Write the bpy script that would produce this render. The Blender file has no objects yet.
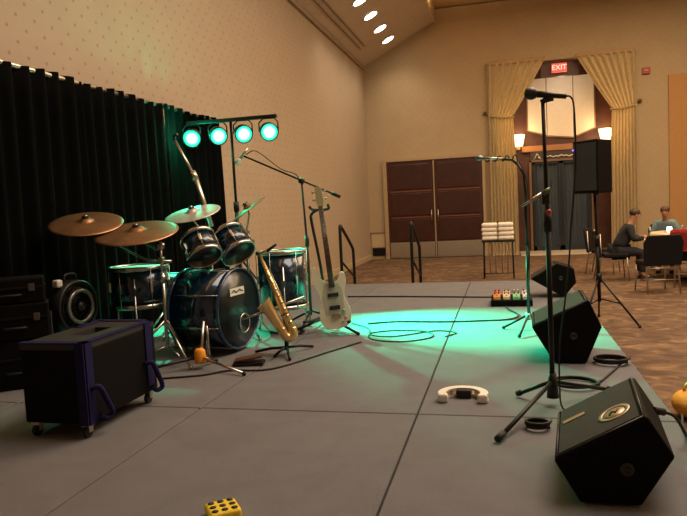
import bpy, bmesh, math, random
from mathutils import Vector, Matrix, Quaternion
PI = math.pi
random.seed(7)
SC = bpy.context.scene
COL = SC.collection

# ------------------------------------------------------------ camera
cam_d = bpy.data.cameras.new('camera'); cam = bpy.data.objects.new('camera', cam_d); COL.objects.link(cam)
SC.camera = cam
yaw, pitch, roll, FPX = 0.245536, -0.077053, -0.049823, 645.74
cy, sy, cp, sp, cr, sr = math.cos(yaw), math.sin(yaw), math.cos(pitch), math.sin(pitch), math.cos(roll), math.sin(roll)
fwd = Vector((-sy*cp, cy*cp, sp)); r0 = Vector((cy, sy, 0)); u0 = r0.cross(fwd)
rt = r0*cr + u0*sr; up = -r0*sr + u0*cr
M = Matrix.Identity(4)
for i in range(3):
    M[i][0] = rt[i]; M[i][1] = up[i]; M[i][2] = -fwd[i]
M[2][3] = 1.0
cam.matrix_world = M
cam_d.sensor_fit = 'HORIZONTAL'; cam_d.sensor_width = 36; cam_d.lens = FPX/687*36
cam_d.clip_start = 0.05; cam_d.clip_end = 100

# ------------------------------------------------------------ world, exposure
w = bpy.data.worlds.new('world'); SC.world = w; w.use_nodes = True
w.node_tree.nodes['Background'].inputs[0].default_value = (0.02, 0.016, 0.012, 1)
w.node_tree.nodes['Background'].inputs[1].default_value = 1.0
SC.view_settings.view_transform = 'Standard'; SC.view_settings.look = 'None'
SC.view_settings.gamma = 1; SC.view_settings.exposure = 0.0
SC.view_settings.use_curve_mapping = False

# ------------------------------------------------------------ room lights
def area(name, loc, size, power, col, aim=None):
    d = bpy.data.lights.new(name, 'AREA'); d.shape = 'RECTANGLE'; d.size, d.size_y = size
    d.energy = power; d.color = col
    o = bpy.data.objects.new(name, d); COL.objects.link(o); o.location = loc
    if aim: o.rotation_euler = (Vector(aim)-Vector(loc)).to_track_quat('-Z', 'Y').to_euler()
    return o
def spot(name, loc, aim, power, col, ang, blend=.5, rad=.05):
    d = bpy.data.lights.new(name, 'SPOT'); d.energy = power; d.color = col
    d.spot_size = math.radians(ang); d.spot_blend = blend; d.shadow_soft_size = rad
    o = bpy.data.objects.new(name, d); COL.objects.link(o); o.location = loc
    o.rotation_euler = (Vector(aim)-Vector(loc)).to_track_quat('-Z', 'Y').to_euler()
    return o
def point(name, loc, power, col, rad=.05):
    d = bpy.data.lights.new(name, 'POINT'); d.energy = power; d.color = col; d.shadow_soft_size = rad
    o = bpy.data.objects.new(name, d); COL.objects.link(o); o.location = loc
    return o
WARM = (1.0, .70, .40); NEUT = (1.0, .82, .66)
area('ceiling_light_stage', (1.6, 5.2, 5.75), (3.4, 5.5), 410, NEUT)
area('ceiling_light_hall', (3.6, 10.5, 5.6), (4.5, 7.0), 600, WARM)
area('ceiling_light_side', (6.5, 3.0, 5.6), (3.0, 5.0), 90, WARM)
cl = area('cove_light', (-1.25, 8.0, 5.62), (.25, 15.0), 170, (1, .62, .3)); cl.rotation_euler = (PI, 0, 0)

# ------------------------------------------------------------ materials
MATS = {}
def mat(name, col, rough=.6, metal=0., emit=None, es=0., var=.0, vs=8., bump=0., bs=60., coat=0., spec=.5, sheen=0.):
    if name in MATS: return MATS[name]
    m = bpy.data.materials.new(name); m.use_nodes = True; nt = m.node_tree; b = nt.nodes['Principled BSDF']
    c = (*col, 1); b.inputs['Base Color'].default_value = c
    b.inputs['Roughness'].default_value = rough; b.inputs['Metallic'].default_value = metal
    b.inputs['Specular IOR Level'].default_value = spec
    b.inputs['Coat Weight'].default_value = coat; b.inputs['Sheen Weight'].default_value = sheen
    if emit: b.inputs['Emission Color'].default_value = (*emit, 1); b.inputs['Emission Strength'].default_value = es
    tc = nt.nodes.new('ShaderNodeTexCoord')
    n = nt.nodes.new('ShaderNodeTexNoise'); n.inputs['Scale'].default_value = vs; n.inputs['Detail'].default_value = 4
    nt.links.new(tc.outputs['Object'], n.inputs['Vector'])
    r = nt.nodes.new('ShaderNodeValToRGB'); v = var if var else .06
    r.color_ramp.elements[0].position = .3; r.color_ramp.elements[1].position = .7
    r.color_ramp.elements[0].color = tuple(x*(1-v) for x in col) + (1,)
    r.color_ramp.elements[1].color = tuple(min(1, x*(1+v)) for x in col) + (1,)
    nt.links.new(n.outputs['Fac'], r.inputs['Fac']); nt.links.new(r.outputs['Color'], b.inputs['Base Color'])
    if bump:
        n2 = nt.nodes.new('ShaderNodeTexNoise'); n2.inputs['Scale'].default_value = bs
        nt.links.new(tc.outputs['Object'], n2.inputs['Vector'])
        bp = nt.nodes.new('ShaderNodeBump'); bp.inputs['Strength'].default_value = bump; bp.inputs['Distance'].default_value = .01
        nt.links.new(n2.outputs['Fac'], bp.inputs['Height']); nt.links.new(bp.outputs['Normal'], b.inputs['Normal'])
    MATS[name] = m
    return m

def wallpaper(name, col, dot, axis, s=.2, rad=.13):
    """staggered small woven motif over a papered wall; axis = horizontal world axis"""
    m = bpy.data.materials.new(name); m.use_nodes = True; nt = m.node_tree; b = nt.nodes['Principled BSDF']
    b.inputs['Roughness'].default_value = .75
    N, Lk = nt.nodes, nt.links
    g = N.new('ShaderNodeNewGeometry'); sx = N.new('ShaderNodeSeparateXYZ'); Lk.new(g.outputs['Position'], sx.inputs[0])
    def mth(op, a, bb=None):
        q = N.new('ShaderNodeMath'); q.operation = op
        for i, v in enumerate((a, bb)):
            if v is None: continue
            if isinstance(v, (int, float)): q.inputs[i].default_value = v
            else: Lk.new(v, q.inputs[i])
        return q.outputs[0]
    h = mth('DIVIDE', sx.outputs[axis], s); z = mth('DIVIDE', sx.outputs[2], s*.5)
    row = mth('FLOOR', z); h2 = mth('ADD', h, mth('MULTIPLY', row, .5))
    fx = mth('SUBTRACT', mth('FRACT', h2), .5); fz = mth('MULTIPLY', mth('SUBTRACT', mth('FRACT', z), .5), .5)
    d = mth('SQRT', mth('ADD', mth('MULTIPLY', fx, fx), mth('MULTIPLY', fz, fz)))
    mk = N.new('ShaderNodeMapRange'); mk.inputs[1].default_value = rad*.6; mk.inputs[2].default_value = rad; mk.inputs[3].default_value = 1; mk.inputs[4].default_value = 0
    Lk.new(d, mk.inputs[0])
    n = N.new('ShaderNodeTexNoise'); n.inputs['Scale'].default_value = 3; n.inputs['Detail'].default_value = 6; Lk.new(g.outputs['Position'], n.inputs['Vector'])
    mx0 = N.new('ShaderNodeMix'); mx0.data_type = 'RGBA'; mx0.inputs[6].default_value = (*[c*.92 for c in col], 1); mx0.inputs[7].default_value = (*[c*1.06 for c in col], 1)
    Lk.new(n.outputs['Fac'], mx0.inputs[0])
    mx = N.new('ShaderNodeMix'); mx.data_type = 'RGBA'; Lk.new(mk.outputs[0], mx.inputs[0]); Lk.new(mx0.outputs[2], mx.inputs[6]); mx.inputs[7].default_value = (*dot, 1)
    Lk.new(mx.outputs[2], b.inputs['Base Color'])
    return m

def carpet(name, base, cols, scale, bump=.4, fine=260, dist=2.5):
    m = bpy.data.materials.new(name); m.use_nodes = True; nt = m.node_tree; b = nt.nodes['Principled BSDF']
    b.inputs['Roughness'].default_value = .95; b.inputs['Specular IOR Level'].default_value = .1
    N, Lk = nt.nodes, nt.links
    g = N.new('ShaderNodeNewGeometry')
    n = N.new('ShaderNodeTexNoise'); n.inputs['Scale'].default_value = scale; n.inputs['Detail'].default_value = 3; n.inputs['Distortion'].default_value = dist
    mp = N.new('ShaderNodeMapping'); mp.inputs['Scale'].default_value = (1, 1.15, 1); mp.inputs['Rotation'].default_value = (0, 0, .5)
    Lk.new(g.outputs['Position'], mp.inputs[0]); Lk.new(mp.outputs[0], n.inputs['Vector'])
    r = N.new('ShaderNodeValToRGB'); e = r.color_ramp.elements
    e[0].position = .38; e[0].color = (*base, 1); e[1].position = .72; e[1].color = (*cols[-1], 1)
    if len(cols) > 1:
        k = r.color_ramp.elements.new(.55); k.color = (*cols[0], 1)
    Lk.new(n.outputs['Fac'], r.inputs[0])
    f = N.new('ShaderNodeTexNoise'); f.inputs['Scale'].default_value = fine; f.inputs['Detail'].default_value = 2; Lk.new(g.outputs['Position'], f.inputs['Vector'])
    mr = N.new('ShaderNodeMapRange'); mr.inputs[3].default_value = .72; mr.inputs[4].default_value = 1.28; Lk.new(f.outputs['Fac'], mr.inputs[0])
    mx = N.new('ShaderNodeMix'); mx.data_type = 'RGBA'; mx.blend_type = 'MULTIPLY'; mx.inputs[0].default_value = 1
    Lk.new(r.outputs[0], mx.inputs[6]); Lk.new(mr.outputs[0], mx.inputs[7]); Lk.new(mx.outputs[2], b.inputs['Base Color'])
    bp = N.new('ShaderNodeBump'); bp.inputs['Strength'].default_value = bump; bp.inputs['Distance'].default_value = .004
    Lk.new(f.outputs['Fac'], bp.inputs['Height']); Lk.new(bp.outputs['Normal'], b.inputs['Normal'])
    return m

BLK = mat('black_tolex', (.0035, .003, .003), .7, bump=.3, bs=300, spec=.12)
BLKM = mat('black_metal', (.010, .009, .009), .4, metal=.2, spec=.35)
RUB = mat('black_rubber', (.008, .008, .008), .7)
PLAS = mat('black_plastic', (.014, .014, .015), .4)
GRIL = mat('speaker_grille', (.016, .015, .014), .6, metal=.3, bump=.8, bs=500)
CHR = mat('chrome', (.50, .49, .47), .25, metal=1)
STEEL = mat('brushed_steel', (.6, .56, .5), .35, metal=1, var=.1, vs=30)
BLUE = mat('blue_lacquer', (.002, .022, .05), .25, metal=.35, coat=1., var=.3, vs=20)
BLUES = mat('blue_webbing', (.010, .009, .06), .8, spec=.2)
SKINH = mat('drum_head', (.005, .012, .016), .3, coat=.2)
HEADW = mat('coated_drum_head', (.55, .58, .55), .4)
BRONZE = mat('cymbal_bronze', (.36, .20, .10), .42, metal=.8, var=.25, vs=6, bump=.15, bs=40)
PALEC = mat('pale_cymbal', (.62, .58, .52), .45, metal=.6, var=.15, vs=10)
BRASS = mat('lacquered_brass', (.86, .64, .32), .3, metal=.9, var=.1)
CREAM = mat('cream_lacquer', (.80, .78, .62), .2, coat=.8)
MAPLE = mat('maple_wood', (.42, .36, .2), .4, var=.15)
ROSE = mat('rosewood', (.05, .022, .014), .45, var=.3, vs=40)
WHITE = mat('white_plastic', (.8, .76, .68), .4)
MAHOG = mat('mahogany_panel', (.05, .013, .009), .4, var=.3, vs=5)
MAHOG2 = mat('red_mahogany_wall', (.075, .024, .014), .5, var=.3, vs=4)
CURT = mat('gold_curtain_cloth', (.74, .62, .38), .85, var=.08, vs=20, sheen=.2)
TRIMC = mat('tan_paint', (.52, .40, .25), .6)
CEILP = mat('ceiling_paint', (.62, .52, .42), .8)
YEL = mat('yellow_plastic', (.85, .62, .03), .45)
TOWEL = mat('white_terry', (.85, .78, .68), .95, bump=.5, bs=200)

# ------------------------------------------------------------ mesh builder
class MB:
    def __init__(s): s.bm = bmesh.new()
    def _fin(s, verts, smooth):
        fs = set()
        for v in verts:
            for f in v.link_faces: fs.add(f)
        for f in fs: f.smooth = smooth
    def box(s, c, d, rot=None, bev=0, seg=2):
        r = bmesh.ops.create_cube(s.bm, size=1); vs = r['verts']
        mt = Matrix.Translation(Vector(c)) @ ((rot.to_4x4() if rot else Matrix.Identity(4)) @ Matrix.Diagonal((*d, 1)))
        bmesh.ops.transform(s.bm, matrix=mt, verts=vs)
        if bev:
            es = {e for v in vs for e in v.link_edges}
            bmesh.ops.bevel(s.bm, geom=list(es), offset=bev, segments=seg, profile=.5, affect='EDGES')
        return s
    def tube(s, pts, r, n=10, caps=True, close=False):
        pts = [Vector(p) for p in pts]; rr = r if isinstance(r, (list, tuple)) else [r]*len(pts)
        rings = []; T0 = None; nrm = None
        for i, p in enumerate(pts):
            if close: t = (pts[(i+1) % len(pts)]-pts[i-1]).normalized()
            elif i == 0: t = (pts[1]-p).normalized()
            elif i == len(pts)-1: t = (p-pts[i-1]).normalized()
            else: t = ((pts[i+1]-p).normalized()+(p-pts[i-1]).normalized()).normalized()
            if nrm is None:
                a = Vector((0, 0, 1)) if abs(t.z) < .9 else Vector((1, 0, 0))
                nrm = t.cross(a).normalized()
            else:
                nrm = (T0.rotation_difference(t) @ nrm).normalized()
            T0 = t; b = t.cross(nrm)
            rings.append([s.bm.verts.new(p+(nrm*math.cos(k*2*PI/n)+b*math.sin(k*2*PI/n))*rr[i]) for k in range(n)])
        m = len(rings)
        for i in range(m if close else m-1):
            A, B = rings[i], rings[(i+1) % m]
            for k in range(n):
                f = s.bm.faces.new((A[k], A[(k+1) % n], B[(k+1) % n], B[k])); f.smooth = True
        if caps and not close:
            s.bm.faces.new(rings[0][::-1]); s.bm.faces.new(rings[-1])
        return s
    def lathe(s, prof, n=32, mt=None, smooth=True, closed=False):
        """prof: list of (r, z), spun about local Z, placed by mt"""
        mt = mt or Matrix.Identity(4); rings = []
        for (r, z) in prof:
            if r < 1e-6: rings.append([s.bm.verts.new(mt @ Vector((0, 0, z)))])
            else: rings.append([s.bm.verts.new(mt @ Vector((r*math.cos(k*2*PI/n), r*math.sin(k*2*PI/n), z))) for k in range(n)])
        pr = list(zip(rings, rings[1:]))
        if closed: pr.append((rings[-1], rings[0]))
        for A, B in pr:
            for k in range(n):
                k2 = (k+1) % n
                if len(A) == 1 and len(B) == 1: continue
                if len(A) == 1: f = s.bm.faces.new((A[0], B[k2], B[k]))
                elif len(B) == 1: f = s.bm.faces.new((A[k], A[k2], B[0]))
                else: f = s.bm.faces.new((A[k], A[k2], B[k2], B[k]))
                f.smooth = smooth
        return s
    def prism(s, pts, vec, bev=0):
        """closed polygon pts extruded along vec"""
        v = Vector(vec); a = [s.bm.verts.new(Vector(p)) for p in pts]; b = [s.bm.verts.new(Vector(p)+v) for p in pts]
        n = len(pts); s.bm.faces.new(a[::-1]); s.bm.faces.new(b)
        for k in range(n): s.bm.faces.new((a[k], a[(k+1) % n], b[(k+1) % n], b[k]))
        if bev:
            es = {e for q in a+b for e in q.link_edges}
            bmesh.ops.bevel(s.bm, geom=list(es), offset=bev, segments=2, profile=.5, affect='EDGES')
        return s
    def ball(s, c, r, sc=(1, 1, 1), n=16):
        q = bmesh.ops.create_uvsphere(s.bm, u_segments=n, v_segments=n//2+2, radius=r)
        bmesh.ops.transform(s.bm, matrix=Matrix.Translation(Vector(c)) @ Matrix.Diagonal((*sc, 1)), verts=q['verts'])
        s._fin(q['verts'], True); return s
    def grid(s, fn, nu, nv, thick=0):
        V = [[s.bm.verts.new(Vector(fn(i/nu, j/nv))) for i in range(nu+1)] for j in range(nv+1)]
        for j in range(nv):
            for i in range(nu):
                f = s.bm.faces.new((V[j][i], V[j][i+1], V[j+1][i+1], V[j+1][i])); f.smooth = True
        if thick:
            bmesh.ops.solidify(s.bm, geom=s.bm.faces[:], thickness=thick)
            for f in s.bm.faces: f.smooth = True
        return s
    def done(s, name, m, parent=None, label=None):
        bmesh.ops.recalc_face_normals(s.bm, faces=s.bm.faces[:])
        me = bpy.data.meshes.new(name); s.bm.to_mesh(me); s.bm.free()
        me.materials.append(m)
        o = bpy.data.objects.new(name, me); COL.objects.link(o)
        if parent: o.parent = parent
        if label: o['label'] = label
        return o
def V(*a): return Vector(a)
def thing(name, label, cat, loc=(0, 0, 0), rz=0, group=None, rot=None):
    o = bpy.data.objects.new(name, None); COL.objects.link(o); o.empty_display_size = .1
    o.location = loc; o.rotation_euler = rot if rot is not None else (0, 0, rz)
    o['label'] = label; o['category'] = cat
    if group: o['group'] = group
    return o
def tag(o, label, cat, group=None, loc=None, rz=0):
    o['label'] = label; o['category'] = cat
    if group: o['group'] = group
    if loc: o.location = loc
    if rz: o.rotation_euler = (0, 0, rz)
    return o
def struct(o): o['kind'] = 'structure'; return o
def dup(root, loc, rz=None, label=None):
    r = root.copy(); COL.objects.link(r); r.location = loc
    if rz is not None: r.rotation_euler = (0, 0, rz)
    if label: r['label'] = label
    for ch in list(root.children):
        c = ch.copy(); COL.objects.link(c); c.parent = r
        for g in ch.children:
            d = g.copy(); COL.objects.link(d); d.parent = c
    return r
def align(z, loc=(0, 0, 0)):
    return Matrix.Translation(Vector(loc)) @ Vector((0, 0, 1)).rotation_difference(Vector(z).normalized()).to_matrix().to_4x4()
def arc(c, r, a0, a1, n, ax=0, ay=2):
    out = []
    for i in range(n+1):
        a = a0+(a1-a0)*i/n; p = [c[0], c[1], c[2]]; p[ax] += r*math.cos(a); p[ay] += r*math.sin(a); out.append(tuple(p))
    return out
def smooth_path(pts, n=6):
    P = [Vector(p) for p in pts]; out = []
    for i in range(len(P)-1):
        p0 = P[max(i-1, 0)]; p1 = P[i]; p2 = P[i+1]; p3 = P[min(i+2, len(P)-1)]
        for k in range(n):
            t = k/n
            out.append(.5*((2*p1)+(-p0+p2)*t+(2*p0-5*p1+4*p2-p3)*t*t+(-p0+3*p1-3*p2+p3)*t**3))
    out.append(P[-1]); return out

# ============================================================ SETTING
FZ = -.4           # hall floor
YW = 16.9          # back wall
XL = -3.46         # left wall
WPL = wallpaper('wallpaper_left', (.47, .37, .265), (.34, .235, .15), 1, .20, .085)
WPB = wallpaper('wallpaper_back', (.44, .335, .205), (.38, .28, .16), 0, .20, .085)
HALLC = carpet('hall_carpet', (.105, .066, .043), [(.155, .10, .064), (.27, .165, .088)], 3.4, dist=1.6)
STGC = carpet('stage_carpet', (.158, .156, .162), [(.168, .166, .173), (.177, .175, .183)], 5, bump=.5, dist=.5)

struct(MB().box((3, 6.2, FZ-.05), (13.2, 25, .1)).done('floor', HALLC))
struct(MB().box((XL-.1, 6.2, 2.6), (.2, 25, 6.2)).done('wall_left', WPL))
struct(MB().box((9.1, 6.2, 2.6), (.2, 25, 6.2)).done('wall_right', WPB))
struct(MB().box((3, -4.1, 2.6), (13, .2, 6.2)).done('wall_front', WPB))
# back wall with the curtained opening
OX0, OX1, OZ = -.05, 2.95, 4.36
b = MB()
b.box(((XL+OX0)/2, YW+.1, 2.75), (OX0-XL, .2, 6.3)); b.box(((9.2+OX1)/2, YW+.1, 2.75), (9.2-OX1, .2, 6.3))
b.box(((OX0+OX1)/2, YW+.1, (OZ+5.9)/2), (OX1-OX0, .2, 5.9-OZ))
struct(b.done('wall_back', WPB))
# recess behind the curtains
b = MB(); b.box((1.45, 18.0, 1.98), (3.2, .1, 4.86)); b.box((OX0-.05, 17.5, 1.98), (.1, .9, 4.86)); b.box((OX1+.05, 17.5, 1.98), (.1, .9, 4.86)); b.box((1.45, 17.5, OZ+.05), (3.2, .9, .1))
struct(b.done('wall_recess', MAHOG2))
# ceiling: sloped soffit by the left wall, fascia, flat ceiling
b = MB(); b.prism([(XL, -4, 4.63), (-1.60, -4, 5.57), (-1.60, -4, 5.66), (XL, -4, 4.72)], (0, 20.9, 0))
struct(b.done('ceiling_soffit', CEILP))
struct(MB().box((-1.57, 6.45, 5.76), (.06, 20.9, .4)).done('trim_1', CEILP))
struct(MB().box((3.0, 6.2, 5.98), (13.2, 25, .1)).done('ceiling', mat('ceiling_warm', (.6, .42, .22), .8)))
b = MB()
tdir = Vector((1.86, 0, .94)).normalized()
for off in (.30, .42):
    p = Vector((XL, 0, 4.63))+tdir*off*1.0
    b.box((p.x, 5.6, p.z-.012), (.03, 19.6, .02))
struct(b.done('trim_2', mat('slot_paint', (.26, .2, .15), .7)))
struct(MB().box((XL+.03, 6.2, 4.60), (.06, 21.3, .08), bev=.01).done('trim_3', mat('cornice_paint', (.36, .28, .2), .7)))
struct(MB().box((XL+.012, 6.2, FZ+.06), (.024, 21.3, .12)).done('baseboard_left', TRIMC))
struct(MB().box((6.1, YW-.012, FZ+.06), (5.7, .024, .12)).done('baseboard_back', TRIMC))
# pale threshold in front of the recess
struct(MB().box((1.45, 17.2, FZ+.006), (2.1, 1.4, .012)).done('trim_4', mat('pale_stone', (.62, .55, .45), .4, var=.1)))
# fabric panel at the right of the back wall
b = MB(); b.box((5.35, YW-.03, 1.72), (3.0, .06, 4.04), bev=.015)
struct(b.done('trim_5', mat('orange_fabric_panel', (.46, .25, .10), .9, var=.08, vs=30, bump=.3, bs=90)))

# double doors
def door(n, x0, x1, hside):
    d = thing('door_%d' % n, 'x', 'x', ((x0+x1)/2, YW-.045, FZ)); del d['label']; del d['category']; struct(d)
    w = x1-x0
    MB().box((0, 0, 1.27), (w, .05, 2.5)).done('door_leaf', MAHOG, d)
    b = MB()
    for z0, z1 in ((.46, 1.02), (1.12, 1.70), (1.80, 2.44)):
        b.box((0, -.035, (z0+z1)/2), (w-.16, .022, z1-z0), bev=.009)
    b.done('door_panel', mat('mahogany_raised', (.045, .012, .009), .35, var=.25, vs=6), d)
    b = MB()
    for z in (1.07, 1.75): b.box((0, -.03, z), (w-.14, .012, .022))
    b.done('door_moulding', mat('moulding_wood', (.24, .08, .045), .25), d)
    MB().box((0, -.03, .22), (w-.03, .012, .40), bev=.003).done('kick_plate', STEEL, d)
    s = 1 if hside > 0 else -1
    MB().tube([(s*(w/2-.07), -.10, .95), (s*(w/2-.07), -.10, 1.25)], .012).tube([(s*(w/2-.07), -.03, .98), (s*(w/2-.07), -.10, .98)], .009).tube([(s*(w/2-.07), -.03, 1.22), (s*(w/2-.07), -.10, 1.22)], .009).done('door_handle', STEEL, d)
door(1, -2.93, -1.73, 1); door(2, -1.70, -.50, -1)
b = MB()
b.box((-2.99, YW-.05, .87), (.10, .1, 2.54)); b.box((-.46, YW-.05, .87), (.06, .1, 2.54)); b.box((-1.72, YW-.05, 2.17), (2.62, .1, .07)); b.box((-1.715, YW-.10, .86), (.025, .03, 2.5))
struct(b.done('trim_6', mat('door_frame_paint', (.42, .30, .17), .5)))
v = thing('wall_vent', 'dark floor-level air vent in the back wall left of the double doors', 'vent', (-3.24, YW-.02, FZ+.19))
MB().box((0, 0, 0), (.34, .03, .2), bev=.004).done('vent_backing', RUB, v)
b = MB()
for k in range(6): b.box((0, -.02, -.075+.03*k), (.32, .02, .008))
b.done('slats', BLKM, v)
p = thing('access_panel', 'plain tan wall panel with a top ledge above the dark vent', 'panel', (-3.25, YW-.02, .1))
MB().box((0, 0, 0), (.36, .03, .38)).done('panel_sheet', TRIMC, p)
MB().box((0, -.01, .20), (.4, .06, .02)).done('ledge', mat('ledge_wood', (.25, .15, .08), .5), p)

# contents of the recess: white pleated panel, inner double door, sign, exit sign, sconces
p = thing('window_panel', 'white fabric panel in three sections with a pointed lower edge, high in the doorway', 'panel', (1.52, 17.93, 0))
secs = [(-.82, -.36, 2.80, 2.64), (-.34, .30, 2.63, 2.55), (.32, .81, 2.56, 2.76)]
for a0, a1, z0, z1 in secs:
    MB().prism([(a0, 0, z0), (a1, 0, z1), (a1, 0, 4.10), (a0, 0, 4.10)], (0, -.05, 0)).done('fabric_section', mat('white_fabric', (.86, .78, .66), .9, var=.03), p)
MB().tube([(-.84, -.03, 4.12), (-.84, -.03, 2.79), (-.33, -.03, 2.60), (.31, -.03, 2.53), (.83, -.03, 2.75), (.83, -.03, 4.12)], .018, 8).done('border', mat('border_wood', (.3, .16, .08), .5), p)
struct(MB().box((1.52, 17.9, 2.30), (2.0, .1, .16), bev=.02).done('trim_7', mat('cornice_wood', (.38, .18, .07), .4)))
s = thing('door_sign', 'dark board with white script lettering above the blue-grey doors', 'sign', (1.4, 17.9, 2.08))
MB().box((0, 0, 0), (1.35, .08, .26), bev=.01).done('board', mat('sign_board', (.05, .03, .025), .4), s)
b = MB()
b.tube([(-.58, -.05, -.07), (-.50, -.05, .09), (-.40, -.05, -.06), (-.47, -.05, .0)], .012, 6)
x = -.33; pts = []
for k in range(22): pts.append((x+k*.04, -.05, .012*math.sin(k*1.9)+.01*math.sin(k*.7)))
b.tube(smooth_path(pts, 3), .014, 6); b.done('script', WHITE, s)
for n, (x0, x1) in enumerate(((.78, 1.49), (1.50, 2.20))):
    d = thing('door_%d' % (n+3), 'x', 'x', ((x0+x1)/2, 17.93, FZ)); del d['label']; del d['category']; struct(d)
    w_ = x1-x0
    b = MB(); b.box((-w_/2+.03, -.02, 1.18), (.06, .05, 2.34)); b.box((w_/2-.03, -.02, 1.18), (.06, .05, 2.34)); b.box((0, -.02, 2.32), (w_, .05, .06)); b.box((0, -.02, .07), (w_, .05, .14))
    b.done('door_frame', mat('dark_bronze', (.04, .05, .06), .3, metal=.5), d)
    MB().grid(lambda u, v: (-w_/2+.06+u*(w_-.12), -.01+.012*math.sin(u*40), .14+v*2.15), 60, 1, .006).done('pleated_curtain', mat('blue_grey_cloth', (.045, .070, .105), .6, sheen=.3), d)
struct(MB().box((.72, 17.9, .8), (.06, .1, 2.4)).box((2.26, 17.9, .8), (.06, .1, 2.4)).box((1.49, 17.9, 1.98), (1.6, .1, .05)).done('trim_8', mat('warm_oak', (.20, .11, .065), .45)))
e = thing('exit_sign', 'small red glowing exit sign above the curtained doorway', 'sign', (1.43, YW+.12, 4.17))
struct(MB().box((1.45, YW+.22, 4.16), (.9, .06, .36)).done('trim_9', mat('dark_header', (.075, .025, .02), .5)))
MB().box((0, 0, 0), (.36, .07, .22), bev=.01).done('housing', mat('exit_housing', (.6, .12, .08), .5, emit=(1, .16, .10), es=.45), e)
try:
    cu = bpy.data.curves.new('lettering', 'FONT'); cu.body = 'EXIT'; cu.size = .17; cu.extrude = .004; cu.align_x = 'CENTER'; cu.align_y = 'CENTER'
    t = bpy.data.objects.new('lettering', cu); COL.objects.link(t)
    dg = bpy.context.evaluated_depsgraph_get(); me = bpy.data.meshes.new_from_object(t.evaluated_get(dg)); bpy.data.objects.remove(t)
    me.materials.clear(); me.materials.append(mat('exit_letter', (1, .5, .45), .5, emit=(1, .45, .38), es=1.6))
    t = bpy.data.objects.new('lettering', me); COL.objects.link(t); t.parent = e; t.location = (0, -.042, 0); t.rotation_euler = (PI/2, 0, 0)
except Exception as ex: print('text', ex)
EMW = mat('lamp_shade_glow', (1, .8, .5), .6, emit=(1, .66, .30), es=4.5)
def sconce(x, lab):
    s = thing('wall_sconce', lab, 'lamp', (x, 17.86, 2.5), group=None)
    MB().box((0, .06, -.1), (.1, .04, .2), bev=.01).tube([(0, .05, -.14), (0, -.06, -.16), (0, -.08, -.1)], .012).done('bracket', BRASS, s)
    MB().lathe([(.11, -.11), (.17, .18), (.165, .18), (.105, -.105)], 24, Matrix.Translation((0, -.08, 0)), closed=True).done('lamp_shade', EMW, s)
    point('sconce_light', (x, 17.55, 2.62), 34, (1, .62, .28), .12)
sconce(.43, 'glowing wall sconce at the left of the doorway recess'); sconce(2.58, 'glowing wall sconce at the right of the doorway, above the loudspeaker')
point('recess_added_fill', (1.5, 17.2, 3.9), 9, (1, .82, .62), .15)  # added fill without a fixture, brightens the white panel

# gathered curtains of the doorway
def arch_curtain(lab, outer, inner, tie_in, side):
    c = thing('curtain', lab, 'curtain', (outer, YW-.10, FZ), group=None)
    W = inner-outer; T = tie_in-outer; ztop = 4.36-FZ; zt = 3.05-FZ
    def fn(u, v):
        z = v*ztop
        if z > zt:
            k = (z-zt)/(ztop-zt); wd = T+(W-T)*(k**.95)
        else:
            k = 1-(z/zt); wd = T*(1+.10*min(1, k*2.5))
        sq = abs(z-zt)
        amp = .045+.04*min(1, sq)
        return (wd*u, -.02-amp*(.5+.5*math.sin(u*8*2*PI+.8*math.sin(v*5)))-.04*math.exp(-sq*sq*6), z+.01)
    MB().grid(fn, 132, 40, .008).done('cloth', CURT, c)
    MB().tube([(T*-.04, .02, zt+.12), (T*.1, -.13, zt+.03), (T*.6, -.16, zt-.03), (T*1.03, -.10, zt-.02), (T*1.02, 0, zt)], .022, 8).done('tieback', mat('tieback_cord', (.42, .33, .16), .7), c)
    MB().ball((-.09 if side > 0 else .09, .05, zt+.14), .05).done('tieback_knob', mat('dark_knob', (.12, .10, .05), .4, metal=.5), c)
    b = MB(); b.box((W/2, -.01, ztop+.02), (abs(W), .12, .10), bev=.01); b.done('heading', mat('heading_cloth', (.44, .28, .14), .8), c)
arch_curtain('gold curtain tied back at the left side of the doorway', -.29, 1.08, .30, 1)
arch_curtain('gold curtain tied back at the right side of the doorway', 3.13, 1.80, 2.58, -1)
a = thing('fire_alarm', 'small dark red alarm on the wall right of the curtains', 'alarm', (3.37, YW-.03, 3.88))
MB().box((0, 0, 0), (.17, .06, .15), bev=.012).done('housing', mat('alarm_red', (.35, .02, .015), .4), a)
MB().box((0, -.035, 0), (.08, .02, .05), bev=.006).done('strobe_lens', mat('lens_grey', (.3, .2, .2), .2), a)

# ceiling downlights on the soffit
sn = Vector((.94, 0, -1.86)).normalized()
dl = None
for i, (y, lab) in enumerate(((15.98, 'round recessed downlight on the sloped ceiling, farthest of the row'), (14.93, 'round recessed downlight on the sloped ceiling, second from the far wall'),
        (13.84, 'round recessed downlight on the sloped ceiling, third from the far wall'), (12.8, 'round recessed downlight at the top edge of the picture, nearest of the row'))):
    loc = Vector((-2.62, y, 5.054))+sn*.012
    if dl is None:
        dl = thing('downlight', lab, 'ceiling light', loc, group='downlights in the sloped ceiling', rot=Vector((0, 0, 1)).rotation_difference(sn).to_euler())
        MB().lathe([(.15, -.008), (.185, -.008), (.185, .012), (.15, .012)], 32, closed=True).done('trim_ring', mat('ring_white', (.7, .62, .5), .4), dl)
        MB().lathe([(0, 0), (.15, 0), (.15, .005), (0, .006)], 32).done('diffuser', mat('downlight_glow', (1, 1, 1), .5, emit=(1, .86, .68), es=14), dl)
    else: dup(dl, loc, label=lab).rotation_euler = dl.rotation_euler
    spot('downlight_lamp', loc+sn*.03, loc+Vector((.15, .1, -2)), 75, (1, .84, .62), 130, .9, .1)

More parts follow.
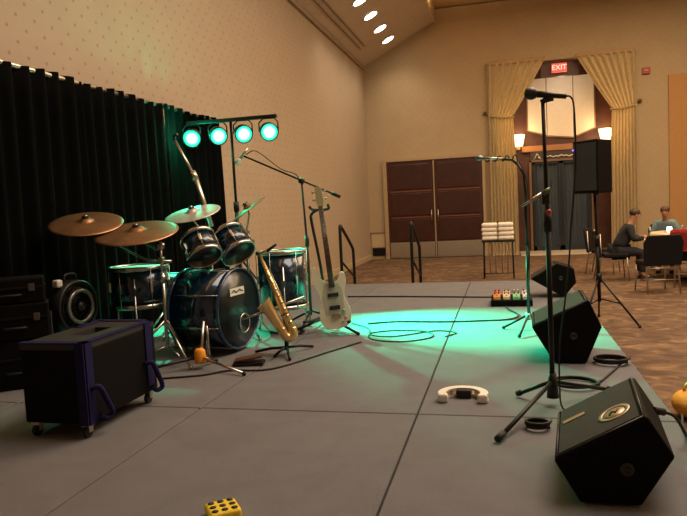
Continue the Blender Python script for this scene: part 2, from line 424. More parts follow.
# ============================================================ STAGE
xs = [-3.1, -2.69, -1.56, -.43, .72]; ys = [.41, 3.01, 5.61, 8.21]
rown = ['front row', 'middle row', 'back row']; coln = ['narrow one against the black drape', 'second column from the drape', 'third column from the drape', 'column along the open right edge']
for i in range(4):
    for j in range(3):
        x0, x1, y0, y1 = xs[i], xs[i+1], ys[j], ys[j+1]
        p = thing('stage_platform', 'grey carpeted stage deck panel, %s, %s' % (rown[j], coln[i]), 'stage platform', ((x0+x1)/2, (y0+y1)/2, FZ), group='carpeted panels of the stage floor')
        MB().box((0, 0, .4-.055), (x1-x0-.009, y1-y0-.009, .11), bev=.004, seg=1).done('deck', STGC, p)
        for sx_ in (-1, 1):
            for sy_ in (-1, 1):
                MB().box((sx_*((x1-x0)/2-.08), sy_*((y1-y0)/2-.1), .145), (.04, .04, .29)).done('leg', BLKM, p)
sk = MB().grid(lambda u, v: (.735+.006*math.sin(u*300), .41+u*7.8, FZ+.004+v*.36), 600, 1, .003)
tag(sk.done('stage_skirt', mat('black_skirt_cloth', (.02, .018, .017), .9)), 'black cloth skirt along the right edge of the stage', 'skirt')
# steps with handrails at the stage back
st = thing('stage_steps', 'grey carpeted steps down behind the stage between the handrails', 'steps', (-1.64, 8.5, FZ))
MB().box((0, -.12, .13), (.8, .28, .26), bev=.005).box((0, .16, .065), (.8, .28, .13), bev=.005).done('treads', STGC, st)
def rail(x, lab):
    r = thing('handrail', lab, 'handrail', (x, 8.26, FZ), group='handrails at the stage steps')
    MB().tube(smooth_path([(0, 0, 0), (0, 0, 1.05), (0, .03, 1.15), (0, .10, 1.14), (.02, .55, .86), (.02, .62, .78), (.02, .63, .7), (.02, .63, 0)], 5), .021, 10).done('rail_tube', BLKM, r)
    MB().tube([(0, 0, .7), (.02, .62, .42)], .014).done('mid_bar', BLKM, r)
rail(-2.1, 'black metal handrail at the back of the stage, nearer the drum kit'); rail(-1.16, 'black metal handrail at the back of the stage, in front of the double doors')

# ============================================================ PIPE AND DRAPE
DR = mat('black_velour', (.006, .0065, .006), .95, var=.2, vs=3, spec=.1)
d = thing('pipe_and_drape', 'tall black drape hung from a pipe along the left wall behind the drums', 'drape', (-3.27, 4.4, FZ))
MB().tube([(0, -2.4, 2.50), (0, 2.80, 2.50)], .02).done('crossbar', STEEL, d)
for y in (-2.4, .2, 2.80):
    MB().tube([(-.06, y, 0), (-.06, y, 2.51)], .022).done('post', STEEL, d)
    MB().box((-.03, y, .01), (.3, .4, .02)).done('foot_plate', BLKM, d)
y0 = -2.38
for k in range(4):
    y1 = y0+1.29; ph = random.random()*6
    def fn(u, v, y0=y0, ph=ph):
        f = .4+.6*(1-v)
        dx = .032*math.sin(u*2*PI*8+ph+.5*math.sin(v*3+ph)) + .02*math.sin(u*2*PI*3.3+ph*2)*f
        return (.02+dx, y0+u*1.30, .02+v*(2.495+.012*math.sin(u*9+ph)))
    MB().grid(fn, 110, 12, .006).done('drape_panel', DR, d)
    y0 += 1.29

# ============================================================ LIGHT BAR
LB = (-2.66, 6.2)
lt = thing('stage_light_bar', 'black stand with a crossbar of four round green stage lights behind the drums', 'stage lights', (LB[0], LB[1], 0))
MB().tube([(0, 0, .12), (0, 0, 1.1)], .02).done('lower_pole', BLKM, lt)
MB().tube([(0, 0, 1.05), (-.005, 0, 1.93)], .014).done('upper_pole', BLKM, lt)
MB().tube([(0, 0, 1.02), (0, 0, 1.12)], .028).done('collar', BLKM, lt)
MB().box((.0, 0, 1.95), (.98, .05, .035), bev=.004).done('crossbar', BLKM, lt)
for a in (0.4, 2.5, 4.6):
    MB().tube([(0, 0, .55), (.36*math.cos(a), .36*math.sin(a), .02)], .011).tube([(0, 0, .18), (.26*math.cos(a), .26*math.sin(a), .2)], .008).done('leg', BLKM, lt)
GL = bpy.data.materials.new('green_lens'); GL.use_nodes = True
nt = GL.node_tree; nt.nodes.clear(); N = nt.nodes
tc = N.new('ShaderNodeTexCoord'); ln = N.new('ShaderNodeVectorMath'); ln.operation = 'LENGTH'; nt.links.new(tc.outputs['Object'], ln.inputs[0])
rp = N.new('ShaderNodeValToRGB'); nt.links.new(ln.outputs['Value'], rp.inputs[0])
e = rp.color_ramp.elements; e[0].position = .03; e[0].color = (.8, 1, .85, 1); e[1].position = .095; e[1].color = (0, .32, .17, 1)
k = e.new(.068); k.color = (.02, .75, .40, 1)
em = N.new('ShaderNodeEmission'); em.inputs[1].default_value = 2.2; nt.links.new(rp.outputs[0], em.inputs[0])
om = N.new('ShaderNodeOutputMaterial'); nt.links.new(em.outputs[0], om.inputs[0])
GREEN = (0.0, 1.0, .47)
cans = [(-.43, (-2.62, 4.65, 0), 900, 50), (-.14, (-.80, 5.25, 0), 2100, 36), (.135, (-.38, 5.35, 0), 2700, 37), (.41, (-.15, 4.5, 0), 480, 52)]
for dx, aim, pw, ang in cans:
    c = Vector((dx, -.03, 1.80)); wc = c+Vector((LB[0], LB[1], 0))
    dirv = (Vector(aim)-wc).normalized()
    face = (dirv*.35+(Vector((0, 0, 1.0))-wc).normalized()*.65).normalized()
    can = MB().lathe([(.0, -.11), (.06, -.11), (.085, -.05), (.092, .0), (.092, .045), (.084, .045), (.084, .012), (0, .012)], 28).done('lamp_can', PLAS, lt)
    q = Vector((0, 0, 1)).rotation_difference(face); can.location = c; can.rotation_mode = 'QUATERNION'; can.rotation_quaternion = q
    ln_ = MB().lathe([(0, 0), (.083, 0), (.083, .006), (0, .012)], 28).done('lens', GL, can); ln_.location = (0, 0, .03)
    yk = MB().tube([(c.x-.10, c.y, c.z), (c.x-.10, c.y, c.z+.09), (c.x-.06, c.y+.01, c.z+.13), (c.x+.06, c.y+.01, c.z+.13), (c.x+.10, c.y, c.z+.09), (c.x+.10, c.y, c.z)], .007, 6).done('yoke', BLKM, lt)
    spot('par_beam', wc+face*.14, aim, pw, GREEN, ang, .8, .03)

point('par_spill', (LB[0]-.40, LB[1]-.22, 1.78), 20, GREEN, .06)
# ============================================================ DRUM KIT
def drum(name, label, loc, axis, r, h, topm, botm, legs=None, lugs=6, shell=BLUE, hoop=CHR, rolla=0):
    q = Vector((0, 0, 1)).rotation_difference(Vector(axis).normalized())
    t = thing(name, label, 'drum', loc, rot=q.to_euler())
    MB().lathe([(r, -h/2+.01), (r, h/2-.01), (r-.008, h/2-.01), (r-.008, -h/2+.01)], 40, closed=True).done('shell', shell, t)
    for s in (1, -1):
        hp = MB().lathe([(r-.004, s*(h/2-.022)), (r+.012, s*(h/2-.022)), (r+.012, s*(h/2+.006)), (r+.004, s*(h/2+.010)), (r-.002, s*(h/2+.006))], 40, closed=True).done('hoop', hoop, t)
        MB().lathe([(0, s*(h/2-.002)), (r-.003, s*(h/2-.004)), (r-.003, s*(h/2-.009)), (0, s*(h/2-.009))], 40).done('drum_head', topm if s > 0 else botm, t)
    for k in range(lugs):
        a = rolla+k*2*PI/lugs; c = Vector((math.cos(a), math.sin(a), 0))
        L = min(.035, h*.16)
        MB().tube([c*(r+.014)+V(0, 0, h/2), c*(r+.014)+V(0, 0, -h/2)], .003, 6).box(c*(r+.009), (.02, .02, 2*L), rot=Matrix.Rotation(a, 3, 'Z'), bev=.003).done('lug', CHR, t)
    return t
# bass drum (axis along the drummer's view, front head faces the dance floor)
ax = Vector((math.cos(math.radians(-8)), math.sin(math.radians(-8)), 0))
fc = Vector((-1.88, 4.32, .315)); bh = .42
bd = drum('bass_drum', 'blue bass drum with a small white badge on its dark front head', fc-ax*bh/2, ax, .285, bh, SKINH, SKINH, lugs=8, hoop=mat('blue_hoop', (.006, .035, .10), .12, coat=1.), rolla=.2)
# badge on the front head, in drum-local space
inv = Vector((0, 0, 1)).rotation_difference(ax).inverted()
upl = inv @ Vector((0, 0, 1)); sdl = inv @ Vector((0, 0, 1)).cross(ax)
def hd(u, v, z=.003): return Vector((0, 0, bh/2+z))+sdl*u+upl*v
MB().prism([hd(-.12, .10), hd(.07, .10), hd(.07, .155), hd(-.12, .155)], (0, 0, .004)).done('badge', WHITE, bd, 'white rectangular badge')
MB().tube([hd(-.10, .125, .009), hd(-.07, .14, .009), hd(-.04, .12, .009), hd(0, .138, .009), hd(.05, .122, .009)], .004, 5).done('badge_script', RUB, bd)
MB().lathe([(.062, bh/2+.001), (.075, bh/2+.001), (.075, bh/2+.006), (.062, bh/2+.006)], 28, Matrix.Translation(sdl*.06-upl*.12), closed=True).done('port_ring', CHR, bd)
for s in (-1, 1):
    a0 = upl*-.12+sdl*s*.27+V(0, 0, .1); a1 = upl*-.305+sdl*s*.36+V(0, 0, .16)
    MB().tube([a0, a1], .008).ball(a1+upl*.004, .013).done('spur', CHR, bd)
# rack toms
t1 = drum('rack_tom', 'blue rack tom nearer the camera, mounted above the bass drum', (-2.12, 4.26, .768), (-.50, .42, .76), .118, .18, HEADW, SKINH)
t2 = drum('rack_tom', 'blue rack tom farther from the camera, under the tilted splash cymbal', (-2.00, 4.55, .77), (-.62, .36, .72), .126, .20, HEADW, SKINH)
MB().tube([(-2.13, 4.36, .60), (-2.13, 4.40, .80)], .012).tube([(-2.15, 4.345, .705), (-2.13, 4.39, .70), (-2.115, 4.43, .705)], .009).done('tom_mount', CHR, None)
tm = bpy.data.objects['tom_mount']; tag(tm, 'chrome tom mount rising from the bass drum between the two rack toms', 'drum mount')
# floor toms
def floor_tom(lab, loc, r, h, zc, topm=HEADW):
    t = drum('floor_tom', lab, (loc[0], loc[1], zc), (0, 0, 1), r, h, topm, SKINH, lugs=6, rolla=.4)
    for k in range(3):
        a = .9+k*2*PI/3; c = Vector((math.cos(a), math.sin(a), 0))
        MB().tube([c*(r+.022)+V(0, 0, h*.25), c*(r+.022)+V(0, 0, -zc+.10), c*(r+.05)+V(0, 0, -zc+.016)], .008).box(c*(r+.016)+V(0, 0, -.02), (.03, .03, .05)).ball(c*(r+.05)+V(0, 0, -zc+.016), .015).done('leg', CHR, t)
    return t
floor_tom('blue floor tom with chrome rims at the left, behind the wheeled case', (-2.585, 4.18), .20, .28, .51)
floor_tom('large blue-black floor tom at the right of the kit, behind the saxophone', (-1.80, 5.06), .195, .46, .44)
sn_ = drum('snare_drum', 'shallow chrome-rimmed snare drum low behind the floor tom', (-2.62, 4.78, .46), (0, 0, 1), .17, .12, HEADW, SKINH, lugs=6, shell=CHR)
b = thing('snare_stand', 'chrome tripod stand under the snare drum', 'drum stand', (-2.62, 4.78, 0))
MB().tube([(0, 0, .12), (0, 0, .375)], .012).done('tube', CHR, b)
for k in range(3):
    a = k*2*PI/3+.3
    MB().tube([(0, 0, .16), (.2*math.cos(a), .2*math.sin(a), .012)], .008).done('leg', CHR, b)
    MB().tube([(0, 0, .36), (.14*math.cos(a), .14*math.sin(a), .385)], .007).done('basket_arm', CHR, b)
# throne
th = thing('drum_throne', 'round black drum stool behind the kit', 'stool', (-2.86, 5.0, 0))
MB().lathe([(0, .42), (.12, .42), (.13, .44), (.13, .49), (.11, .51), (0, .51)], 28).done('seat', BLK, th)
MB().tube([(0, 0, .1), (0, 0, .43)], .014).done('post', CHR, th)
for k in range(3):
    a = k*2*PI/3; MB().tube([(0, 0, .2), (.2*math.cos(a), .2*math.sin(a), .014)], .01).done('leg', CHR, th)

def cymbal(lab, loc, normal, r, m=BRONZE, name='cymbal'):
    q = Vector((0, 0, 1)).rotation_difference(Vector(normal).normalized())
    t = thing(name, lab, 'cymbal', loc, rot=q.to_euler())
    prof = [(.008, .032), (r*.06, .031), (r*.13, .026), (r*.19, .012), (r*.22, .004)]
    for k in range(1, 9):
        rr = r*(.22+.78*k/8); prof.append((rr, .004-.018*(k/8)**1.6+.0006*(k % 2)))
    low = [(x, z-.0025) for x, z in prof[::-1]]
    MB().lathe(prof+low, 56, closed=True).done('cymbal_plate', m, t)
    MB().lathe([(0, .05), (.008, .05), (.012, .045), (.012, .034), (.02, .032), (.02, .026), (0, .026)], 14).done('wing_nut', CHR, t)
    MB().lathe([(.004, .034), (.026, .034), (.026, .042), (.004, .042)], 14, closed=True).done('felt_washer', RUB, t)
    return t
CA = V(-2.89, 4.04, .995); CB = V(-2.48, 4.02, .915); CC = V(-2.42, 4.75, 1.03); CD = V(-1.93, 4.72, 1.04)
nA = V(.16, -.30, 1); nB = V(.06, -.27, 1); nC = V(-.06, -.32, 1); nD = V(-.62, -.31, 1)
cymbal('bronze cymbal farthest left, in front of the black drape', CA, nA, .255)
cymbal('wide bronze cymbal tilted above the left floor tom', CB, nB, .285)
cymbal('pale cymbal behind, at the foot of the overhead boom', CC, nC, .225, PALEC)
cymbal('small splash cymbal steeply tilted above the right rack tom', CD, nD, .165)
def under(c, n): return Vector(c)-Vector(n).normalized()*.012
# cymbal stand near: base, hub, arms
B0 = V(-2.26, 3.94, 0)
cs = thing('cymbal_stand', 'chrome cymbal stand with two boom arms in front of the bass drum', 'cymbal stand', B0)
MB().tube([(0, 0, .10), (0, 0, .62)], .013).done('lower_tube', CHR, cs)
MB().tube([(0, 0, .58), (0.0, 0, .84)], .010).done('upper_tube', CHR, cs)
MB().lathe([(.010, .56), (.02, .56), (.02, .61), (.010, .61)], 14, closed=True).box((.02, 0, .585), (.03, .008, .02)).done('collar', CHR, cs)
j = V(0, 0, .80)
def arm(parent, pts, nm='boom_arm', r=.008):
    MB().tube(pts, r).done(nm, CHR, parent)
arm(cs, [j+V(.03, -.01, .02), j+V(-.03, 0, -.02), under(CB, nB)-B0-V(0, 0, .05), under(CB, nB)-B0])
arm(cs, [j+V(.08, -.01, -.10), j+V(-.10, 0, -.09), under(CA, nA)-B0-V(-.06, 0, .09), under(CA, nA)-B0])
MB().box(j, (.045, .035, .04), bev=.008).done('clamp', CHR, cs); MB().box(j+V(0, 0, -.09), (.045, .035, .04), bev=.008).done('clamp', CHR, cs)
for a in (3.6, 5.7, 1.6):
    f = V(.30*math.cos(a), .30*math.sin(a), .014)
    MB().tube([(0, 0, .30), f], .009).tube([(0, 0, .12), f*.55+V(0, 0, .06)], .006).ball(f, .014).done('leg', CHR, cs)
# rear cymbal stand for the pale cymbal
B1 = V(-2.32, 4.83, 0)
c2 = thing('cymbal_stand', 'chrome cymbal stand behind the rack toms, under the pale cymbal', 'cymbal stand', B1)
MB().tube([(0, 0, .10), (0, 0, .8)], .012).done('tube', CHR, c2)
arm(c2, [V(.10, -.02, .72), V(0, 0, .8), under(CC, nC)-B1-V(0, 0, .06), under(CC, nC)-B1])
for a in (.6, 2.7, 4.8):
    MB().tube([(0, 0, .28), (.22*math.cos(a), .22*math.sin(a), .012)], .008).done('leg', CHR, c2)
# stand for splash
B2 = V(-1.99, 4.80, 0)
c3 = thing('cymbal_stand', 'chrome cymbal stand with bright joints at the right of the rack toms', 'cymbal stand', B2)
MB().tube([(0, 0, .08), (0, 0, .84)], .012).done('tube', CHR, c3)
arm(c3, [V(.07, -.03, .74), V(0, 0, .84), under(CD, nD)-B2-V(0, 0, .05), under(CD, nD)-B2])
MB().box((.0, 0, .84), (.05, .04, .05), bev=.008).done('clamp', CHR, c3); MB().box((.05, -.02, .77), (.04, .04, .04), bev=.008).done('clamp', CHR, c3)
for a in (.2, 2.3, 4.4):
    MB().tube([(0, 0, .24), (.16*math.cos(a), .16*math.sin(a), .012)], .008).done('leg', CHR, c3)

# tripod with orange cap in front of the bass drum
tr = thing('microphone_stand', 'low chrome tripod stand with an orange cap in front of the bass drum', 'stand', (-1.95, 3.80, 0))
MB().tube([(0, 0, .05), (.0, .08, .30)], .011).tube([(.02, .08, .27), (.01, .12, .02)], .008).done('tube', CHR, tr)
for p in ((-.42, -.26, .014), (.37, -.16, .014), (.03, .17, .014)):
    MB().tube([(0, 0, .08), p], .009).done('leg', BLKM if p[0] < 0 else CHR, tr); MB().ball(p, .014).done('rubber_foot', RUB, tr)
MB().lathe([(0, .04), (.036, .04), (.04, .06), (.036, .12), (.022, .135), (0, .135)], 18).done('hub_cap', mat('orange_plastic', (.85, .32, .02), .5), tr, 'bright orange cap')
# pedal
pd = thing('foot_pedal', 'dark brown foot pedal on the floor in front of the bass drum', 'pedal', (-1.66, 3.92, 0), rz=.2)
MB().box((0, 0, .012), (.2, .11, .02), bev=.004).done('base_plate', BLKM, pd)
MB().box((0, 0, .045), (.19, .09, .014), rot=Matrix.Rotation(-.15, 3, 'Y'), bev=.004).done('footboard', mat('brown_leatherette', (.10, .035, .02), .5), pd)

# overhead boom stand above the drums
OV = V(-2.44, 5.04, 0)
ov = thing('boom_stand', 'thick silver overhead boom with a microphone rising above the cymbals', 'boom stand', OV)
MB().tube([(0, 0, .1), (0, 0, 1.0)], .012).done('pole', BLKM, ov)
MB().box((0, 0, 1.0), (.05, .04, .06), bev=.008).done('clutch', STEEL, ov)
MB().tube([(.04, 0, .90), (-.09, 0, 1.36)], .022).done('outer_boom', STEEL, ov)
MB().tube([(-.085, 0, 1.33), (-.245, 0, 1.64)], .014).done('inner_boom', STEEL, ov)
MB().tube([(-.075, 0, 1.30), (-.105, 0, 1.37)], .030).done('lock_collar', STEEL, ov)
MB().tube([(-.25, 0, 1.64), (-.235, -.02, 1.68), (-.20, -.03, 1.69)], [.012, .012, .01]).done('microphone', PLAS, ov)
for a in (.9, 3.0, 5.1):
    MB().tube([(0, 0, .14), (.2*math.cos(a), .2*math.sin(a), .012)], .009).done('leg', BLKM, ov)

# ============================================================ LEFT: cases, fan
def case(name, label, loc, size, rz=0):
    c = thing(name, label, 'case', loc, rz)
    return c
cx0, cx1, cy0, cy1, ct = -2.205, -1.865, 2.51, 3.12, .445
wc = thing('wheeled_case', 'large black wheeled equipment case with blue webbing in the left foreground', 'case', ((cx0+cx1)/2, (cy0+cy1)/2, 0))
W_, D_ = cx1-cx0, cy1-cy0
hw, hd_ = W_/2, D_/2
b = MB()
b.box((0, 0, (.07+ct-.03)/2), (W_, D_, ct-.03-.07), bev=.008); b.done('body', BLK, wc)
b = MB()   # raised lid rim round a sunken slot
for c_, s_ in (((-hw+.06, 0), (.12, D_)), ((hw-.06, 0), (.12, D_)), ((0, -hd_+.10), (W_-.24, .20)), ((0, hd_-.10), (W_-.24, .20))):
    b.box((c_[0], c_[1], ct-.015), (s_[0], s_[1], .03))
b.done('lid', mat('case_lid', (.02, .018, .017), .6, bump=.3, bs=300), wc)
b = MB(); b.box((0, -hd_+.02, ct+.002), (W_+.01, .045, .006)); b.box((hw-.015, 0, ct+.002), (.04, D_+.01, .006)); b.box((-hw+.03, hd_-.12, ct+.002), (.04, .2, .006)); b.box((0, hd_-.02, ct+.002), (W_+.01, .045, .006))
b.box((hw+.003, -hd_+.03, ct-.19), (.008, .05, .38)); b.box((hw-.02, -hd_-.003, ct-.19), (.045, .008, .38))
b.box((hw+.003, hd_-.07, ct-.17), (.008, .06, .34))
b.done('webbing', BLUES, wc)
def loop(y): return [(hw+.006, y, .23), (hw+.035, y+.02, .235), (hw+.05, y+.05, .16), (hw+.045, y+.09, .09), (hw+.03, y+.06, .075), (hw+.02, y+.03, .10)]
MB().tube(smooth_path(loop(-hd_+.03), 4), .013, 8).done('strap_handle', BLUES, wc)
MB().tube(smooth_path(loop(hd_-.12), 4), .013, 8).done('strap_handle', BLUES, wc)
for sx_ in (-1, 1):
    for sy_ in (-1, 1):
        q = (sx_*(hw-.035), sy_*(hd_-.04))
        cst = MB().box((q[0], q[1], .062), (.045, .045, .016)).box((q[0]-.014, q[1], .042), (.004, .03, .035)).box((q[0]+.014, q[1], .042), (.004, .03, .035)).done('caster', STEEL, wc)
        MB().tube([(q[0]-.010, q[1]-.008, .0265), (q[0]+.010, q[1]-.008, .0265)], .0265, 18).done('wheel', RUB, cst)

# stacked cases
sc_ = []
for lab, z0, z1, dx in (('lower black gear case against the drape at the left edge', 0, .30, 0), ('middle black gear case of the stack at the left edge', .302, .52, .01), ('flat black gear case on top of the stack at the left edge', .522, .675, -.01)):
    c = thing('gear_case', lab, 'case', (-2.945+dx, 3.335, z0), math.radians(38), group='black cases stacked at the left edge')
    h = z1-z0
    MB().box((0, 0, h/2), (.38, .22, h), bev=.01).done('body', BLK, c)
    MB().box((0, -.112, h*.62), (.36, .008, .012)).box((.191, 0, h*.62), (.006, .20, .012)).done('edging', BLKM, c)
    for yy in (-.12, .12):
        MB().box((yy, -.115, h*.62), (.035, .01, .045), bev=.003).done('latch', mat('dull_latch', (.12, .11, .10), .5, metal=.6), c)
    MB().tube([(-.06, -.112, h*.35), (-.05, -.13, h*.35), (.05, -.13, h*.35), (.06, -.112, h*.35)], .007).done('handle', RUB, c)

# round floor fan
fn_ = thing('floor_fan', 'round black floor fan with a top handle behind the wheeled case', 'fan', (-2.85, 3.76, 0), rz=math.radians(82))
ay = Matrix.Rotation(PI/2, 4, 'X'); fz = .43
mt = Matrix.Translation((0, 0, fz)) @ ay
MB().lathe([(.165, -.07), (.178, -.06), (.18, 0), (.178, .06), (.165, .07), (.155, .06), (.158, 0), (.155, -.06)], 36, mt, closed=True).done('housing', PLAS, fn_)
b = MB()
for rr in (.03, .06, .09, .12, .15): b.lathe([(rr-.002, .064), (rr+.002, .064), (rr+.002, .068), (rr-.002, .068)], 32, mt, closed=True)
for k in range(12):
    a = k*PI/6; b.tube([mt @ V(.03*math.cos(a), .03*math.sin(a), .066), mt @ V(.16*math.cos(a), .16*math.sin(a), .062)], .002, 5)
b.done('grille', BLKM, fn_)
MB().lathe([(.095, .07), (.118, .07), (.118, .085), (.095, .085)], 32, mt, closed=True).done('front_ring', mat('satin_ring', (.25, .26, .25), .25, metal=.5), fn_)
MB().lathe([(0, .068), (.035, .068), (.03, .09), (0, .095)], 20, mt).done('hub', PLAS, fn_)
b = MB()
for k in range(5):
    a = k*2*PI/5
    b.prism([mt @ V(.02*math.cos(a), .02*math.sin(a), .02), mt @ V(.14*math.cos(a-.25), .14*math.sin(a-.25), .03), mt @ V(.145*math.cos(a+.25), .145*math.sin(a+.25), -.01)], mt.to_3x3() @ V(0, 0, .004))
b.done('blades', PLAS, fn_)
MB().tube(smooth_path([(-.05, 0, fz+.178), (-.04, 0, fz+.215), (.04, 0, fz+.215), (.05, 0, fz+.178)], 4), .009).done('handle', PLAS, fn_)
MB().tube([(-.186, 0, fz), (-.19, 0, .03), (-.19, -.14, .012)], .011).tube([(.186, 0, fz), (.19, 0, .03), (.19, -.14, .012)], .011).tube([(-.19, .0, .03), (-.19, .12, .012), (.19, .12, .012), (.19, 0, .03)], .011).done('stand_frame', BLKM, fn_)
MB().box((-.13, -.02, fz+.17), (.05, .05, .05), bev=.012).done('switch_box', WHITE, fn_, 'pale box at the upper left')

# ============================================================ SAXOPHONE, GUITAR, BOOM STAND
def ss(f): return [Vector(p) for p in f]
SX = V(-1.50, 4.22, 0)
sxs = thing('instrument_stand', 'short black stand with splayed legs under the saxophone', 'stand', SX)
MB().tube([(0, 0, .03), (.0, 0.02, .16), (-.02, .04, .30)], .015).done('post', BLKM, sxs)
MB().tube(smooth_path([(-.12, .0, .16), (-.03, .03, .14), (.09, .03, .14), (.14, -.02, .17)], 4), .009).done('yoke', BLKM, sxs)
for p in ((-.24, .02, .012), (.13, .20, .012), (.09, -.20, .012), (-.05, -.12, .012)):
    MB().tube([(0, 0, .05), (p[0]*.5, p[1]*.5, .04), p], .010).done('leg', BLKM, sxs)
sx = thing('saxophone', 'gold brass saxophone leaning diagonally on a short black stand', 'saxophone', (-1.50, 4.17, .0))
body = [V(-.13, .03, .655), V(-.06, .02, .48), V(.01, .0, .32), V(.07, -.01, .20)]
bow = smooth_path([V(.07, -.01, .20), V(.082, -.02, .155), V(.06, -.03, .135), V(.03, -.035, .15), V(.0, -.04, .20)], 4)
MB().tube(body, [.012, .019, .025, .030], 18).done('body_tube', BRASS, sx)
MB().tube(bow, [.030+.004*i/len(bow) for i in range(len(bow))], 18).done('bow', BRASS, sx)
MB().tube([V(.0, -.04, .20), V(-.05, -.045, .285), V(-.085, -.05, .345), V(-.105, -.055, .375), V(-.112, -.057, .383)], [.034, .037, .043, .053, .060], 20, caps=False).done('bell', BRASS, sx)
MB().tube(smooth_path([V(-.13, .03, .65), V(-.145, .03, .70), V(-.12, .025, .725), V(-.08, .02, .735)], 4), [.011]*12+[.008]*1, 10).done('neck', BRASS, sx)
MB().tube([V(-.09, .02, .73), V(-.02, .015, .775)], [.012, .008], 10).done('mouthpiece', RUB, sx)
ky = MB()
dv = (body[3]-body[0]).normalized(); sd = V(.4, -.9, .15).normalized()
for k in range(9):
    p = body[0]+dv*(.06+.05*k); rr = .008+.0009*k; c0 = p+sd*(.024+.0018*k)
    ky.lathe([(0, 0), (rr, 0), (rr, .004), (0, .005)], 12, align(sd, c0))
ky.done('keys', mat('key_brass', (.85, .62, .28), .15, metal=1), sx)
MB().tube([body[0]+dv*.05+V(.03, -.018, 0), body[0]+dv*.46+V(.035, -.022, 0)], .003, 6).done('key_rod', CHR, sx)
MB().lathe([(.026, -.006), (.032, -.006), (.032, .006), (.026, .006)], 18, align(dv, body[2]+dv*.03), closed=True).done('body_ring', mat('dark_ring', (.12, .07, .03), .4, metal=.6), sx)
# silver flute held across the stand
MB().tube([(-1.76, 4.08, .275), (-1.62, 4.14, .315)], .009).tube([(-1.62, 4.14, .315), (-1.36, 4.255, .40)], .0085).done('flute', CHR)
tag(bpy.data.objects['flute'], 'slender silver rod-like flute lying across behind the saxophone', 'flute')
for k in (.2, .8):
    p = V(-1.76, 4.08, .275).lerp(V(-1.36, 4.255, .40), k)

# guitar stand and guitar
GS = V(-1.43, 5.06, 0)
gs = thing('guitar_stand', 'tall black guitar stand with a neck yoke holding the cream guitar', 'guitar stand', GS)
MB().tube(smooth_path([(.0, 0, .08), (-.03, 0, .5), (-.085, -.01, .88), (-.08, -.03, .96), (-.02, -.07, .995)], 5), .012).done('post', BLKM, gs)
MB().tube(smooth_path([(-.05, -.17, 1.02), (-.045, -.11, 1.0), (.0, -.07, .995), (.085, -.11, 1.0), (.10, -.17, 1.03)], 4), .011).done('neck_yoke', RUB, gs)
MB().tube(smooth_path([(-.12, -.26, .12), (-.10, -.08, .10), (.0, 0, .12), (.20, -.08, .10), (.24, -.26, .12)], 4), .011).done('cradle', RUB, gs)
for p in ((-.28, -.22, .017), (.30, -.20, .017), (.02, .30, .017)):
    MB().tube([(0, 0, .12), p], .011).ball(p, .015).done('leg', BLKM, gs)
g = thing('electric_guitar', 'cream electric guitar with long horns standing upright on its stand', 'guitar', (-1.30, 4.90, .05))
g.rotation_euler = (math.radians(-5), math.radians(-5.5), math.radians(12))
g.scale = (.88, 1, 1)
ol = [(-.02, 0), (-.10, .015), (-.145, .07), (-.145, .14), (-.115, .20), (-.112, .26), (-.145, .33), (-.165, .43), (-.155, .50), (-.13, .505), (-.105, .44), (-.07, .385), (-.035, .37),
      (.035, .37), (.055, .385), (.075, .42), (.10, .445), (.125, .43), (.13, .37), (.105, .29), (.10, .22), (.13, .16), (.14, .09), (.115, .03), (.05, .005)]
cl = [(p.x, p.y) for p in smooth_path([(a, c, 0) for a, c in ol+[ol[0]]], 3)][:-1]
MB().prism([(a, -.02, c) for a, c in cl], (0, .04, 0), bev=.006).done('body', CREAM, g)
pg = [(-.07, .36), (-.10, .25), (-.085, .12), (.0, .09), (.09, .10), (.085, .2), (.09, .30), (.055, .36)]
MB().prism([(a, -.0235, c) for a, c in pg], (0, .003, 0)).done('pickguard', mat('mint_plastic', (.50, .52, .42), .35), g)
for z in (.17, .27): MB().box((0, -.028, z), (.095, .014, .032), bev=.003).done('pickup', RUB, g)
MB().box((0, -.028, .10), (.08, .014, .035), bev=.004).done('bridge', CHR, g)
for a, z in ((.075, .14), (.085, .085), (.055, .055)): MB().lathe([(0, 0), (.011, 0), (.010, .014), (0, .014)], 14, align((0, -1, 0), (a, -.024, z))).done('control_knob', CHR, g)
MB().prism([(-.026, -.03, .36), (.026, -.03, .36), (.021, -.03, .98), (-.021, -.03, .98)], (0, .022, 0), bev=.004).done('neck', MAPLE, g)
MB().prism([(-.026, -.037, .33), (.026, -.037, .33), (.021, -.037, .98), (-.021, -.037, .98)], (0, .006, 0)).done('fretboard', ROSE, g)
b = MB()
for k in range(18):
    z = .98-.60*(1-2**(-(k+1)/12)); b.box((0, -.038, z), (.046, .002, .0025))
b.done('frets', CHR, g)
MB().prism([(-.022, -.028, .975), (.022, -.028, .975), (.035, -.028, 1.02), (.030, -.028, 1.12), (.0, -.028, 1.15), (-.028, -.028, 1.13), (-.034, -.028, 1.02)], (0, .016, 0), bev=.003).done('headstock', MAPLE, g)
for k in range(4):
    s = -1 if k % 2 else 1
    MB().tube([(s*.03, -.02, 1.035+.03*(k//2*2)), (s*.052, -.02, 1.035+.03*(k//2*2))], .004, 6).ball((s*.056, -.02, 1.035+.03*(k//2*2)), .009, (1, .6, 1.2), 10).done('tuning_peg', CHR, g)
b = MB()
for k in range(4): b.tube([(-.018+.012*k, -.042, .11), (-.015+.010*k, -.042, .985)], .0008, 4)
b.done('strings', CHR, g)

